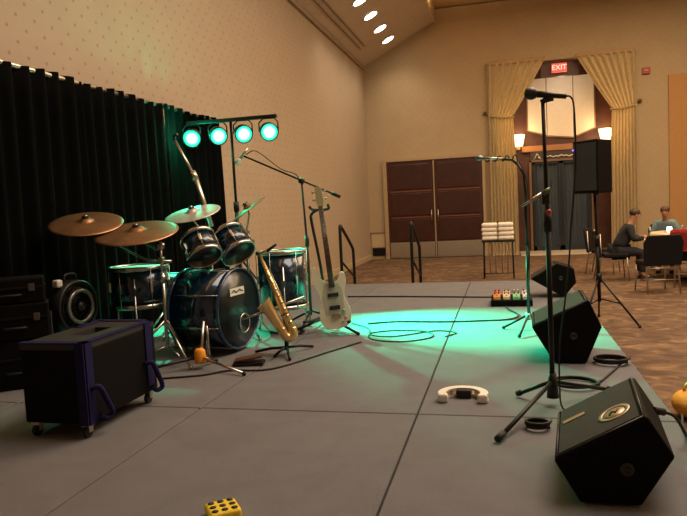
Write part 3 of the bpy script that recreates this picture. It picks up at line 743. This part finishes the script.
def mic_obj(parent, p, d, L=.17, headm=None, bodym=None, r=.013):
    d = Vector(d).normalized(); p = Vector(p)
    MB().tube([p, p-d*L], [r*1.1, r*.75], 12).done('microphone_body', bodym or PLAS, parent)
    MB().lathe([(r*.9, 0), (r*1.35, .006), (r*1.9, .02), (r*1.95, .035), (r*1.5, .055), (0, .062)], 18, align(d, p)).done('microphone_grille', headm or mat('mic_mesh', (.2, .19, .18), .4, metal=.8), parent)
BM = V(-1.63, 5.26, 0)
bs = thing('microphone_stand', 'black boom microphone stand with a long diagonal boom reaching over the drums', 'microphone stand', BM)
MB().tube([(0, 0, .1), (.0, 0, .75)], .012).done('lower_pole', BLKM, bs)
MB().tube([(0, 0, .7), (-.02, 0, 1.235)], .009).done('upper_pole', BLKM, bs)
MB().tube([(0, 0, .69), (0, 0, .78)], .018).done('collar', BLKM, bs)
MB().tube([(-.53, 0, 1.49), (.31, 0, 1.095)], .008).done('boom', BLKM, bs)
MB().tube([(-.04, 0, 1.255), (.0, 0, 1.24)], .022).box((-.02, -.02, 1.245), (.03, .04, .04), bev=.006).done('clutch', BLKM, bs)
MB().tube([(.24, 0, 1.128), (.31, 0, 1.095)], .015).done('counterweight', BLKM, bs)
mic_obj(bs, (-.56, -.01, 1.47), (-.55, -.1, -.65), .11, WHITE, STEEL)
MB().tube(smooth_path([(-.5, -.01, 1.50), (-.4, -.02, 1.52), (-.2, -.01, 1.36), (-.03, -.01, 1.26), (-.01, -.015, .9), (.01, -.02, .4), (.0, -.04, .06)], 4), .004, 6).done('cable', RUB, bs)
for a in (.5, 2.6, 4.7):
    MB().tube([(0, 0, .14), (.30*math.cos(a), .30*math.sin(a), .012)], .010).done('leg', BLKM, bs)

# ============================================================ FOREGROUND SMALLS
# half-moon tambourine
tb = thing('tambourine', 'white half-moon tambourine with a black grip lying on the stage', 'tambourine', (-.225, 3.23, 0))
R1, R2 = .125, .085
def cres(r0, r1, z0, z1, a0=-.15, a1=PI+.15, n=30):
    b = MB(); A = []
    for i in range(n+1):
        a = a0+(a1-a0)*i/n; A.append((math.cos(a), math.sin(a)))
    pts = [(c*r1, s*r1*1.0, z0) for c, s in A]+[(c*r0, s*r0, z0) for c, s in A[::-1]]
    return b.prism(pts, (0, 0, z1-z0))
cres(R2, R1, .036, .046).done('upper_frame', WHITE, tb); cres(R2, R1, .002, .012).done('lower_frame', WHITE, tb)
for k in range(6):
    a = -.1+(PI+.2)*k/5
    MB().box((math.cos(a)*.105, math.sin(a)*.105, .024), (.034, .016, .026), rot=Matrix.Rotation(a, 3, 'Z')).done('pillar', WHITE, tb)
for k in range(5):
    a = -.1+(PI+.2)*(k+.5)/5; q = (math.cos(a)*.107, math.sin(a)*.107)
    MB().lathe([(0, .017), (.016, .019), (.016, .021), (0, .022)], 14, Matrix.Translation((*q, 0))).lathe([(0, .026), (.016, .027), (.016, .029), (0, .030)], 14, Matrix.Translation((*q, 0))).done('jingle_pair', BRASS, tb)
MB().box((0, .062, .024), (.075, .046, .043), bev=.01).done('grip', RUB, tb, 'black rubber grip')
for s in (-1, 1): MB().box((s*.098, -.022, .024), (.05, .04, .046), bev=.012).done('end_block', WHITE, tb)
# yellow block with holes
yb = thing('yellow_block', 'yellow plastic block with rows of dark round holes at the bottom edge of the picture', 'block', (-.93, 1.90, 0), rz=math.radians(38))
MB().box((0, 0, .02), (.105, .105, .04), bev=.012, seg=3).done('body', YEL, yb)
for i in range(3):
    for j_ in range(3):
        c_ = Matrix.Translation((-.032+.032*i, -.032+.032*j_, .0398))
        MB().lathe([(0, 0), (.010, 0), (.0115, .001), (0, .0012)], 16, c_).done('hole', mat('hole_dark', (.03, .018, .005), .8), yb)

# ============================================================ WEDGE MONITORS
def wedge(lab, y0, y1, P, shear=0, z0=0, logo=False):
    """P = cross-section (x,z) A B C D E ; grille between A and B, extends y0..y1"""
    xm = sum(p[0] for p in P)/5
    w_ = thing('floor_monitor', lab, 'loudspeaker', (xm, (y0+y1)/2, z0))
    L = y1-y0
    def q(p, y): return Vector((p[0]-xm+shear*(y+L/2), y, p[1]))
    b = MB(); bm = b.bm
    a = [bm.verts.new(q(p, -L/2)) for p in P]; c = [bm.verts.new(q(p, L/2)) for p in P]
    bm.faces.new(a); bm.faces.new(c[::-1])
    for k in range(5): bm.faces.new((a[k], c[k], c[(k+1) % 5], a[(k+1) % 5]))
    bmesh.ops.bevel(bm, geom=bm.edges[:], offset=.007, segments=2, profile=.5, affect='EDGES')
    b.done('cabinet', BLK, w_)
    A, B = q(P[0], 0), q(P[1], 0); e = (B-A); eu = e.normalized(); n = Vector((-eu.z, 0, eu.x))
    if n.z < 0: n = -n
    shv = Vector((shear, 1, 0))
    def gp(u, v, h=0): return A+e*u+shv*(v*L/2)+n*h
    g_ = MB().prism([gp(.07, -.93, .001), gp(.93, -.93, .001), gp(.93, .93, .001), gp(.07, .93, .001)], n*.007).done('grille', GRIL, w_)
    b = MB()
    for u in (.035, .965): b.tube([gp(u, -.97, .002), gp(u, .97, .002)], .005, 6)
    for v_ in (-.965, .965): b.tube([gp(.03, v_, .002), gp(.97, v_, .002)], .005, 6)
    b.done('grille_frame', BLKM, w_)
    if logo:
        # round emblem, lying in the grille plane
        c0 = gp(.70, -.40, .010); mt = Matrix.Translation(c0) @ Matrix(((eu.x, 0, n.x), (eu.y, 1, n.y), (eu.z, 0, n.z))).to_4x4()
        MB().lathe([(.042, 0), (.056, 0), (.056, .003), (.042, .003)], 32, mt, closed=True).lathe([(0, 0), (.038, 0), (.038, .002), (0, .002)], 32, mt).done('emblem', mat('tan_emblem', (.42, .33, .22), .35, metal=.5), w_)
        b = MB(); b.tube([mt @ V(-.018, -.012, .004), mt @ V(-.006, .014, .004), mt @ V(.006, -.008, .004), mt @ V(.018, .014, .004)], .003, 5)
        b.done('emblem_mark', mat('dark_mark', (.08, .06, .05), .5), w_)
        c1 = gp(.24, .25, .010)
        m2 = Matrix.Translation(c1) @ Matrix(((eu.x, 0, n.x), (eu.y, 1, n.y), (eu.z, 0, n.z))).to_4x4()
        b = MB(); b.box((0, 0, 0), (.085, .026, .003))
        o = b.done('name_plate', mat('tan_plate', (.40, .24, .12), .4, metal=.4), w_); 
        o.matrix_local = m2
    # side panel recess with pole socket, jack plate
    cx_ = sum(q(p, 0).x for p in P)/5; cz_ = sum(p[1] for p in P)/5
    MB().lathe([(0, 0), (.022, 0), (.022, .006), (.012, .006), (.012, .001), (0, .001)], 20, align((0, -1, 0), (cx_+shear*0-.0, -L/2-.001, cz_))).done('side_socket', PLAS, w_)
    for k in (3, 4):
        for v_ in (-.8, .8):
            p_ = q(P[k], v_*L/2); MB().lathe([(0, 0), (.014, 0), (.014, .007), (0, .007)], 12, Matrix.Translation((p_.x+(.02 if k == 4 else -.02), p_.y, -.006))).done('rubber_foot', RUB, w_)
    return w_
wedge('black floor monitor with a round emblem, nearest in the right foreground', 2.15, 2.62, [(.135, .145), (.42, .30), (.50, .17), (.40, .006), (.215, .006)], .10, 0, True)
wedge('black floor monitor in the middle, behind the vocal microphone stand', 4.02, 4.50, [(.145, .225), (.475, .385), (.545, .225), (.455, .006), (.27, .006)], .03)
wedge('black floor monitor farthest back, beside the pedalboard', 6.72, 7.06, [(.25, .19), (.50, .345), (.66, .29), (.68, .15), (.56, .006)], .02)

# ============================================================ MICROPHONE STANDS
MS = V(.205, 3.20, 0)
m1 = thing('microphone_stand', 'tall straight black vocal microphone stand in the right foreground', 'microphone stand', MS)
MB().tube([(0, 0, .06), (-.004, 0, .90)], .0125).done('lower_pole', BLKM, m1)
MB().tube([(-.004, 0, .86), (-.012, 0, 1.45)], .009).done('upper_pole', BLKM, m1)
MB().tube([(-.004, 0, .84), (-.004, 0, .93)], .020).done('height_clutch', BLKM, m1)
MB().tube([(0, 0, .04), (0, 0, .16)], [.03, .018]).done('hub', BLKM, m1)
for p in ((-.25, -.52, .017), (-.16, .12, .017), (.30, .22, .017)):
    MB().tube([(0, 0, .12), p], .010).done('leg', BLKM, m1); MB().tube([V(*p)*.93+V(0, 0, .01), V(*p)*1.03+V(0, 0, .001)], .015).done('rubber_foot', RUB, m1)
MB().tube([(-.02, 0, 1.445), (.0, 0, 1.455), (.035, 0, 1.46)], .013).done('microphone_clip', PLAS, m1)
mic_obj(m1, (-.035, 0, 1.485), (-1, 0, .17), .13, mat('dark_mesh', (.06, .055, .05), .4, metal=.7), PLAS, .015)
MB().tube(smooth_path([(.085, 0, 1.462), (.11, 0, 1.46), (.125, 0, 1.41), (.128, .0, 1.2), (.115, 0, 1.0), (.10, 0, .85), (.085, -.015, .68), (.06, -.02, .48), (.035, -.025, .3), (.03, -.035, .12), (.04, -.09, .012), (.14, -.12, .008)], 5), .0045, 6).done('microphone_cable', RUB, m1)
# second microphone clipped low on the stand
m1b = thing('microphone', 'slim silver microphone clipped halfway up the tall stand', 'microphone', (.205, 3.175, 1.01))
MB().tube([(-.125, -.0, -.045), (-.02, -.01, .015)], [.006, .010]).done('microphone_body', CHR, m1b)
MB().tube([(-.025, -.01, .012), (.01, -.01, .03)], .013).done('microphone_head', mat('green_tip', (.12, .2, .1), .4, metal=.3), m1b)
MB().box((-.012, 0, -.01), (.035, .018, .06), bev=.004).done('clip', PLAS, m1b)
MB().ball((.0, -.014, -.075), .013).done('clip_knob', mat('red_knob', (.5, .03, .03), .4), m1b, 'small red knob')

M2 = V(.165, 5.08, 0)
m2_ = thing('microphone_stand', 'thinner black microphone stand behind, with a cable-wrapped boom at its top', 'microphone stand', M2)
MB().tube([(0, 0, .08), (0, 0, .65)], .012).done('lower_pole', BLKM, m2_)
MB().tube([(0, 0, .6), (.0, 0, 1.02), (-.01, 0, 1.19), (-.06, 0, 1.28)], .009).done('upper_pole', BLKM, m2_)
MB().tube([(-.05, 0, 1.26), (-.09, 0, 1.30), (-.30, 0, 1.325)], .010).done('boom', BLKM, m2_)
mic_obj(m2_, (-.30, -.01, 1.325), (-1, 0, .1), .14, mat('mic_mesh', (.2, .19, .18), .4, metal=.8), STEEL, .011)
cw = [(-.30+.012*k, .016*math.sin(k*1.3), 1.315+.02*math.cos(k*1.3)+.0) for k in range(22)]
MB().tube(smooth_path(cw+[(-.03, -.015, 1.26), (.016, -.018, 1.1), (-.014, -.014, .9), (.016, -.01, .6), (.0, -.03, .2), (.05, -.12, .008)], 3), .005, 6).done('cable', RUB, m2_)
for p in ((-.19, 0.02, .016), (-.08, -.31, .016), (.16, .18, .016)):
    MB().tube([(0, 0, .12), p], .009).ball(p, .014).done('leg', BLKM, m2_)
MB().lathe([(.013, .09), (.024, .09), (.024, .13), (.013, .13)], 14, closed=True).done('hub', WHITE, m2_)

# pedalboard
pb = thing('pedalboard', 'flat black pedalboard on the stage, left of the farthest floor monitor', 'pedalboard', (.05, 6.40, 0))
MB().box((0, 0, .03), (.38, .40, .06), rot=Matrix.Rotation(math.radians(0), 3, 'X'), bev=.006).done('board', BLK, pb)
pc = [('orange effects pedal on the pedalboard, front left', (.75, .22, .04)), ('cream effects pedal on the pedalboard, front second', (.75, .55, .35)), ('green effects pedal on the pedalboard, front third', (.25, .6, .3)), ('white effects pedal with a violet light, front right of the pedalboard', (.75, .72, .75)),
      ('red effects pedal on the pedalboard, back left', (.5, .05, .03)), ('tan effects pedal on the pedalboard, back second', (.6, .38, .2)), ('dark grey effects pedal on the pedalboard, back third', (.10, .1, .1)), ('pale pink effects pedal, back right of the pedalboard', (.7, .5, .45))]
for k, (lab, c) in enumerate(pc):
    x = .05-.135+.09*(k % 4); y = 6.29 if k < 4 else 6.48
    p = thing('effects_pedal', lab, 'effects pedal', (x, y, .0605), group='effects pedals on the pedalboard')
    MB().prism([(-.033, -.06, 0), (-.033, .06, 0), (-.033, .06, .05), (-.033, -.06, .032)], (.066, 0, 0), bev=.003).done('enclosure', mat('pedal_paint_%d' % k, c, .35, coat=.4), p)
    for q in (-.018, .018): MB().tube([(q, .03, .045), (q, .03, .06)], .007, 10).done('knob', RUB if k != 6 else WHITE, p)
    MB().tube([(0, -.035, .036), (0, -.035, .05)], .008, 10).done('foot_switch', CHR, p)
    if k == 3: MB().ball((.02, 0, .048), .008).done('indicator_light', mat('violet_led', (.4, .2, 1), .4, emit=(.35, .15, 1), es=6), p)

# ============================================================ PA SPEAKER ON STAND
PS = V(.985, 7.42, FZ)
ps = thing('speaker_stand', 'black tripod speaker stand on the carpet beside the stage', 'speaker stand', PS)
MB().tube([(0, 0, .25), (-.015, 0, .95)], .019).done('lower_pole', BLKM, ps)
MB().tube([(-.014, 0, .9), (-.03, 0, 1.41)], .015).done('upper_pole', BLKM, ps)
MB().tube([(-.014, 0, .86), (-.015, 0, .97)], .032).done('collar', BLKM, ps)
MB().tube([(-.002, 0, .46), (-.002, 0, .56)], .032).done('leg_collar', BLKM, ps)
for p in ((-.22, -.30, .015), (.36, -.22, .015), (.05, .45, .015)):
    v_ = V(*p); MB().tube([V(0, 0, .52), v_], .011).tube([V(0, 0, .28), v_*.55+V(0, 0, .235)], .008).done('leg', BLKM, ps)
    MB().ball(v_, .018).done('rubber_foot', RUB, ps)
sp_ = thing('loudspeaker', 'black loudspeaker cabinet raised on the tripod stand by the doorway', 'loudspeaker', (PS.x-.02, PS.y-.02, 1.025), rz=math.radians(-50))
b = MB(); b.prism([(-.17, -.15, 0), (.17, -.15, 0), (.10, .14, 0), (-.10, .14, 0)], (0, 0, .56), bev=.012); b.done('cabinet', BLK, sp_)
MB().prism([(-.155, -.152, .03), (.155, -.152, .03), (.155, -.152, .53), (-.155, -.152, .53)], (0, -.008, 0), bev=.003).done('grille', GRIL, sp_)
MB().box((-.134, 0.0, .28), (.012, .12, .03), rot=Matrix.Rotation(math.radians(-13.6), 3, 'Z'), bev=.003).done('side_handle', PLAS, sp_)
MB().box((-.150, -.157, .47), (.02, .02, .012)).done('status_light', mat('violet_led2', (.2, .1, .8), .4, emit=(.25, .12, 1), es=3), sp_)
MB().lathe([(0, 0), (.03, 0), (.03, -.02), (0, -.02)], 16).done('pole_socket', PLAS, sp_)

# ============================================================ TOWELS ON A SMALL STAND
ts = thing('side_table', 'small dark slatted stand holding folded white towels', 'table', (-.11, 12.0, FZ))
MB().box((0, 0, .675), (.58, .40, .03), bev=.005).done('tabletop', BLKM, ts)
for x in (-.25, .25):
    for y in (-.16, .16): MB().tube([(x, y, .66), (x*1.04, y, 0)], .013).done('leg', BLKM, ts)
for x in (-.15, -.05, .06, .16): MB().tube([(x, -.17, .66), (x, -.17, .10)], .008).done('spindle', mat('dull_brass', (.3, .2, .1), .4, metal=.6), ts)
MB().tube([(-.25, -.17, .10), (.25, -.17, .10)], .008).done('lower_rail', BLKM, ts)
tw = None
lv = ['bottom', 'second', 'third', 'top']
for i in range(2):
    for k in range(4):
        lab = 'folded white towel, %s of the %s pile on the small stand' % (lv[k], ('left', 'right')[i])
        loc = (-.11-.145+.29*i+random.uniform(-.008, .008), 12.0, FZ+.691+.078*k)
        if tw is None:
            tw = MB().box((0, -.01, .038), (.27, .34, .076), bev=.034, seg=4).done('folded_towel', TOWEL)
            for f in tw.data.polygons: f.use_smooth = True
            tag(tw, lab, 'towel', 'folded towels on the small stand'); tw.location = loc
        else:
            c = tw.copy(); COL.objects.link(c); c.location = loc; c['label'] = lab

# ============================================================ DINING AREA
TB = V(3.0, 11.35, FZ)
t = thing('round_table', 'round dining table under a cream cloth at the right edge of the hall', 'table', TB)
MB().lathe([(0, .72), (.68, .72), (.68, .745), (0, .745)], 40).done('tabletop', MAPLE, t)
MB().tube([(0, 0, 0.02), (0, 0, .72)], .04).lathe([(0, 0), (.3, 0), (.3, .02), (0, .03)], 24).done('pedestal', BLKM, t)
b = MB(); n = 96; rings = []
for (r_, z_, am) in ((0, .752, 0), (.68, .752, 0), (.70, .74, 0), (.71, .66, .01), (.73, .5, .02), (.75, .34, .03)):
    if r_ == 0: rings.append([b.bm.verts.new((0, 0, z_))]); continue
    rings.append([b.bm.verts.new(((r_+am*math.sin(k*2*PI/n*12))*math.cos(k*2*PI/n), (r_+am*math.sin(k*2*PI/n*12))*math.sin(k*2*PI/n), z_)) for k in range(n)])
for A, B in zip(rings, rings[1:]):
    for k in range(n):
        k2 = (k+1) % n
        f = b.bm.faces.new((A[0], B[k], B[k2])) if len(A) == 1 else b.bm.faces.new((A[k], A[k2], B[k2], B[k])); f.smooth = True
tag(b.done('tablecloth', mat('cream_cloth', (.62, .47, .30), .9)), 'cream cloth draped over the round dining table', 'tablecloth', loc=TB)

def chair(lab, x, y, rz, first=None):
    if first: return dup(first, (x, y, FZ), rz, lab)
    c = thing('banquet_chair', lab, 'chair', (x, y, FZ), rz, 'banquet chairs around the dining table')
    MB().box((0, .02, .42), (.42, .38, .07), bev=.02, seg=3).done('seat', mat('black_vinyl', (.008, .007, .008), .7, spec=.2), c)
    b = MB(); b.prism([(-.25, -.20, .40), (.25, -.20, .40), (.265, -.24, .72), (.22, -.26, .82), (-.22, -.26, .82), (-.265, -.24, .72)], (0, -.04, -.004), bev=.012); b.done('backrest', mat('black_vinyl', (0, 0, 0)), c)
    fr = mat('silver_tube', (.42, .36, .30), .35, metal=.8)
    for s in (-1, 1):
        MB().tube([(s*.20, .18, .385), (s*.21, .21, .012)], .011).done('leg', fr, c)
        MB().tube([(s*.235, -.225, .78), (s*.215, -.21, .38), (s*.215, -.27, .012)], .011).done('leg', fr, c)
    for q0, q1, rr in (((-.21, .19, .16), (.21, .19, .16), .008), ((-.215, -.235, .2), (.215, -.235, .2), .008), ((-.215, -.225, .36), (.215, -.225, .36), .010)): MB().tube([q0, q1], rr).done('stretcher', fr, c)
    return c
ch = chair('empty black banquet chair with its back to the camera, nearest at the dining table', 2.06, 9.84, math.radians(10))
chair('banquet chair under the seated person in dark clothing', 1.72, 11.30, math.radians(-90), ch)
chair('empty banquet chair at the far left of the table, by the curtain', 1.72, 12.25, math.radians(-112), ch)
chair('banquet chair behind the dining table under the person in the blue-grey shirt', 2.81, 12.65, math.radians(172), ch)
ch5 = chair('banquet chair with a red jacket over its back at the right edge', 2.66, 10.42, math.radians(-14), ch)
def fnj(u, v):
    a = v*2-1   # -1 outer hem, 0 top, 1 inner hem
    y = -.29-.035*(1 if a < 0 else -1)*min(1, abs(a)*5)+.008*math.sin(u*14)
    return (-.27+.54*u, y+(.02 if a < 0 else -.02)*0, .905+.012*math.sin(u*6)-abs(a)**1.2*(.26+.06*math.sin(u*5)))
j = MB().grid(fnj, 40, 30, .012).done('red_jacket', mat('red_cloth', (.40, .025, .02), .85)); j.location = (2.66, 10.425, FZ-.055); j.rotation_euler = (0, 0, math.radians(-14))
tag(j, 'red jacket draped over the back of the right-hand banquet chair', 'jacket')
# table things
for lab, (x, y) in (('small glowing table lamp at the left side of the dining table', (2.52, 11.08)), ('glowing table lamp at the right edge of the picture on the dining table', (3.14, 11.1))):
    l = thing('table_candle', lab, 'lamp', (x, y, FZ+.753), group='glowing lamps on the dining table')
    MB().lathe([(0, 0), (.035, 0), (.035, .01), (0, .012)], 20).done('base', BRASS, l)
    MB().lathe([(.022, .012), (.04, .05), (.035, .10), (.032, .10), (.036, .05), (.018, .014)], 20, closed=True).done('glass_shade', mat('candle_glow', (1, .8, .6), .4, emit=(1, .85, .68), es=5), l)
pl = None
for lab, (x, y) in (('white dinner plate in front of the person in dark clothing', (2.62, 11.42)), ('white dinner plate near the camera side of the dining table', (2.90, 10.86)), ('white dinner plate in front of the person in the blue-grey shirt', (2.95, 11.75))):
    if pl is None:
        pl = MB().lathe([(0, 0), (.07, 0), (.12, .012), (.12, .015), (.068, .005), (0, .005)], 32).done('dinner_plate', WHITE); c = pl
    else: c = pl.copy(); COL.objects.link(c)
    c.location = (x, y, FZ+.754); c['label'] = lab; c['category'] = 'plate'; c['group'] = 'plates on the dining table'
gl = None
for lab, (x, y) in (('drinking glass beside the left lamp', (2.74, 11.22)), ('drinking glass behind the near plate', (3.02, 11.30))):
    if gl is None:
        gl = MB().lathe([(0, 0), (.028, 0), (.034, .12), (.031, .12), (.026, .006), (0, .006)], 20).done('drinking_glass', mat('clear_glass', (.9, .85, .8), .05)); MATS['clear_glass'].node_tree.nodes['Principled BSDF'].inputs['Transmission Weight'].default_value = .9; c = gl
    else: c = gl.copy(); COL.objects.link(c)
    c.location = (x, y, FZ+.754); c['label'] = lab; c['category'] = 'glass'; c['group'] = 'glasses on the dining table'

# people
def skin(name, verts, edges, radii, m, parent, sub=2, root=0):
    me = bpy.data.meshes.new(name); me.from_pydata([tuple(v) for v in verts], edges, []); me.materials.append(m)
    o = bpy.data.objects.new(name, me); COL.objects.link(o)
    if parent: o.parent = parent
    sm = o.modifiers.new('skin', 'SKIN'); sm.use_smooth_shade = True
    if not me.skin_vertices: bpy.context.view_layer.objects.active = o
    sv = me.skin_vertices[0].data if me.skin_vertices else None
    for i, r in enumerate(radii):
        sv[i].radius = r if isinstance(r, tuple) else (r, r)
    sv[root].use_root = True
    s2 = o.modifiers.new('sub', 'SUBSURF'); s2.levels = sub; s2.render_levels = sub
    dg = bpy.context.evaluated_depsgraph_get(); m2 = bpy.data.meshes.new_from_object(o.evaluated_get(dg))
    o.modifiers.clear(); o.data = m2
    for p in m2.polygons: p.use_smooth = True
    return o
SKN = mat('skin', (.42, .20, .11), .5)
def person(lab, loc, rz, shirt, trouser, hairc, lean=.12):
    """seated figure facing +Y locally; seat height .48 above the hall floor"""
    P = thing('person', lab, 'person', loc, rz); P.scale = (.88, .88, .88)
    sh = lambda z: lean*(z-.5)/.5
    V_ = []; E_ = []; R_ = []
    def add(p, r, par=None):
        V_.append(Vector(p)); R_.append(r)
        if par is not None: E_.append((par, len(V_)-1))
        return len(V_)-1
    pel = add((0, -.02, .57), (.14, .10)); ab = add((0, sh(.72), .72), (.125, .09), pel); che = add((0, sh(.9), .90), (.145, .10), ab); nb = add((0, sh(1.03), 1.02), (.065, .055), che)
    nk = add((0, sh(1.08)+.01, 1.08), (.048, .048), nb); hb = add((0, sh(1.12)+.03, 1.135), (.062, .07), nk); hm = add((0, sh(1.18)+.04, 1.20), (.075, .09), hb); ht = add((0, sh(1.2)+.03, 1.265), (.055, .065), hm)
    hands = []
    for s in (-1, 1):
        so = add((s*.16, sh(.98), .97), .052, che); el = add((s*.24, sh(.8)+.10, .76), .038, so); wr = add((s*.14, sh(.8)+.36, .79), .024, el); pa = add((s*.12, sh(.8)+.43, .785), (.032, .016), wr)
        hands.append((V_[pa].copy(), s))
        hp = add((s*.09, .02, .54), .085, pel); kn = add((s*.12, .42, .52), .06, hp); an = add((s*.12, .42, .10), .038, kn); ft = add((s*.12, .55, .045), (.036, .03), an)
    body = skin('body', V_, E_, R_, SKN, P)
    # nose and ears, joined as features of the head
    hc = Vector((0, sh(1.18)+.04, 1.20))
    MB().ball(hc+V(0, .092, -.01), .014, (.7, 1, 1.3), 10).ball(hc+V(-.078, -.005, -.01), .018, (.4, .8, 1.3), 10).ball(hc+V(.078, -.005, -.01), .018, (.4, .8, 1.3), 10).done('nose_and_ears', SKN, P)
    MB().ball(hc+V(-.03, .08, .02), .010, n=10).ball(hc+V(.03, .08, .02), .010, n=10).done('eyes', mat('eye_dark', (.05, .03, .02), .3), P)
    MB().box(hc+V(0, .086, -.052), (.045, .008, .010), bev=.003).done('mouth', mat('lip', (.3, .08, .06), .5), P)
    b = MB(); b.ball(hc+V(0, -.018, .045), .088, (1.0, 1.08, .86), 20)
    b.done('hair', hairc, P)
    # fingers
    for (pp, s) in hands:
        for k, L in enumerate((.05, .06, .056, .045)):
            o = (k-1.5)*.015
            MB().tube([pp+V(o, .02, 0), pp+V(o*1.1, .02+L*.55, .006), pp+V(o*1.1, .02+L, -.008)], [.0085, .008, .006], 8).done('finger', SKN, P)
        MB().tube([pp+V(-s*.025, -.01, 0), pp+V(-s*.05, .02, .0), pp+V(-s*.05, .04, -.004)], [.010, .009, .007], 8).done('thumb', SKN, P)
    # shirt over torso and arms
    v2 = [V_[0]+V(0, 0, .0), V_[1], V_[2], V_[3]-V(0, 0, .005)]; e2 = [(0, 1), (1, 2), (2, 3)]; r2 = [(.18, .14), (.175, .135), (.195, .145), (.085, .078)]
    for i, s in enumerate((-1, 1)):
        k = 8+i*8
        so, el, wr = V_[k], V_[k+1], V_[k+2]; n0 = len(v2)
        v2 += [so, el, el.lerp(wr, .8)]; r2 += [.078, .064, .046]; e2 += [(2, n0), (n0, n0+1), (n0+1, n0+2)]
    skin('shirt', v2, e2, r2, shirt, P)
    v3 = [V_[0]-V(0, 0, .02)]; e3 = []; r3 = [(.19, .14)]
    for i in range(2):
        k = 12+i*8; n0 = len(v3)
        v3 += [V_[k], V_[k+1], V_[k+2]+V(0, 0, .03)]; r3 += [.108, .084, .062]; e3 += [(0, n0), (n0, n0+1), (n0+1, n0+2)]
    skin('trousers', v3, e3, r3, trouser, P)
    for s in (-1, 1): MB().box((s*.12, .50, .035), (.09, .24, .07), bev=.025, seg=3).done('shoe', RUB, P)
    return P
DK = mat('dark_cloth', (.012, .012, .016), .85)
person('seated person in dark clothing leaning towards the dining table', (1.78, 11.30, FZ), math.radians(-88), DK, DK, mat('dark_hair', (.05, .025, .012), .6), .22)
person('seated person in a blue-grey shirt behind the dining table', (2.80, 12.55, FZ), math.radians(165), mat('blue_grey_shirt', (.14, .22, .24), .8), DK, mat('brown_hair', (.07, .03, .015), .6), .24)

# ============================================================ CABLES AND BITS
def cable(lab, pts, r=.006, name='cable', z=None, m=RUB):
    P = smooth_path([Vector((*p, (r+.001 if z is None else z))) if len(p) == 2 else Vector(p) for p in pts], 6)
    o = MB().tube(P, r, 6).done(name, m); tag(o, lab, 'cable'); return o
cable('long black cable crossing the stage from the guitar stand to the pedalboard', [(-1.15, 5.33), (-.9, 5.42), (-.5, 5.40), (-.2, 5.44), (.02, 5.50), (.10, 5.7), (.02, 6.0), (.0, 6.18)], .007)
cable('straight black cable across the back of the stage behind the green light pool', [(-1.72, 6.98), (-1.3, 6.95), (-.8, 6.88), (-.3, 6.80), (-.02, 6.75), (.0, 6.64)], .008)
cable('thin black cable looping through the green light pool', [(-1.30, 5.36), (-1.1, 5.12), (-1.0, 4.72), (-.75, 4.62), (-.55, 4.78), (-.62, 5.0), (-.9, 5.03), (-1.05, 4.9), (-.85, 4.8), (-.55, 5.02), (-.38, 4.95), (-.45, 4.8)], .005)
cable('black cable running from the drum kit along the floor to the saxophone stand', [(-2.10, 3.52), (-1.85, 3.62), (-1.72, 3.74), (-1.45, 3.80), (-1.2, 4.3), (-1.05, 4.6)], .006)
def coil(lab, x, y, r0, n, tail=None, rr=.006):
    pts = []
    for k in range(n*14+1):
        a = k*2*PI/14; r = r0*(1+.10*math.sin(k*.37)+.004*k)
        pts.append(Vector((x+r*math.cos(a), y+r*.9*math.sin(a), rr+.001+.011*(k/14))))
    if tail: pts += [Vector((*p, rr+.001)) for p in tail]
    o = MB().tube(pts, rr, 6).done('coiled_cable', RUB); tag(o, lab, 'cable', 'coiled cables on the stage'); return o
coil('loosely coiled black cable between the two nearer floor monitors', .35, 3.55, .11, 2, [(.48, 3.62), (.6, 3.9), (.69, 4.15)])
coil('coiled black cable on the stage edge behind the coil by the near monitor', .60, 4.05, .085, 3)
coil('bundle of coiled cable beside the microphone stand foot and near monitor', .12, 2.86, .045, 3)
cable('black cable leaving the near monitor towards the yellow bag', [(.545, 2.55, .19), (.60, 2.58, .16), (.68, 2.75, .03), (.715, 2.95, .009), (.75, 3.1, .0), (.80, 3.3, -.14), (.86, 3.6, -.33), (.9, 3.75, -.392)], .006, 'speaker_cable')
MB().tube([(.515, 2.53, .20), (.555, 2.553, .187)], .014).done('cable_plug', RUB)
tag(bpy.data.objects['cable_plug'], 'black cable plug sticking out of the near monitor', 'plug')
yg = thing('yellow_bag', 'rounded golden yellow bag on the carpet at the right edge', 'bag', (1.11, 4.30, FZ))
b = MB(); b.ball((0, 0, .09), .13, (1, 1.1, .68), 24); b.done('bag_body', mat('golden_cloth', (.80, .42, .05), .7, bump=.4, bs=30), yg)
MB().tube(smooth_path([(-.06, 0, .17), (-.03, 0, .22), (.04, 0, .22), (.07, 0, .17)], 4), .01).done('handle', mat('golden_cloth', (0, 0, 0)), yg)
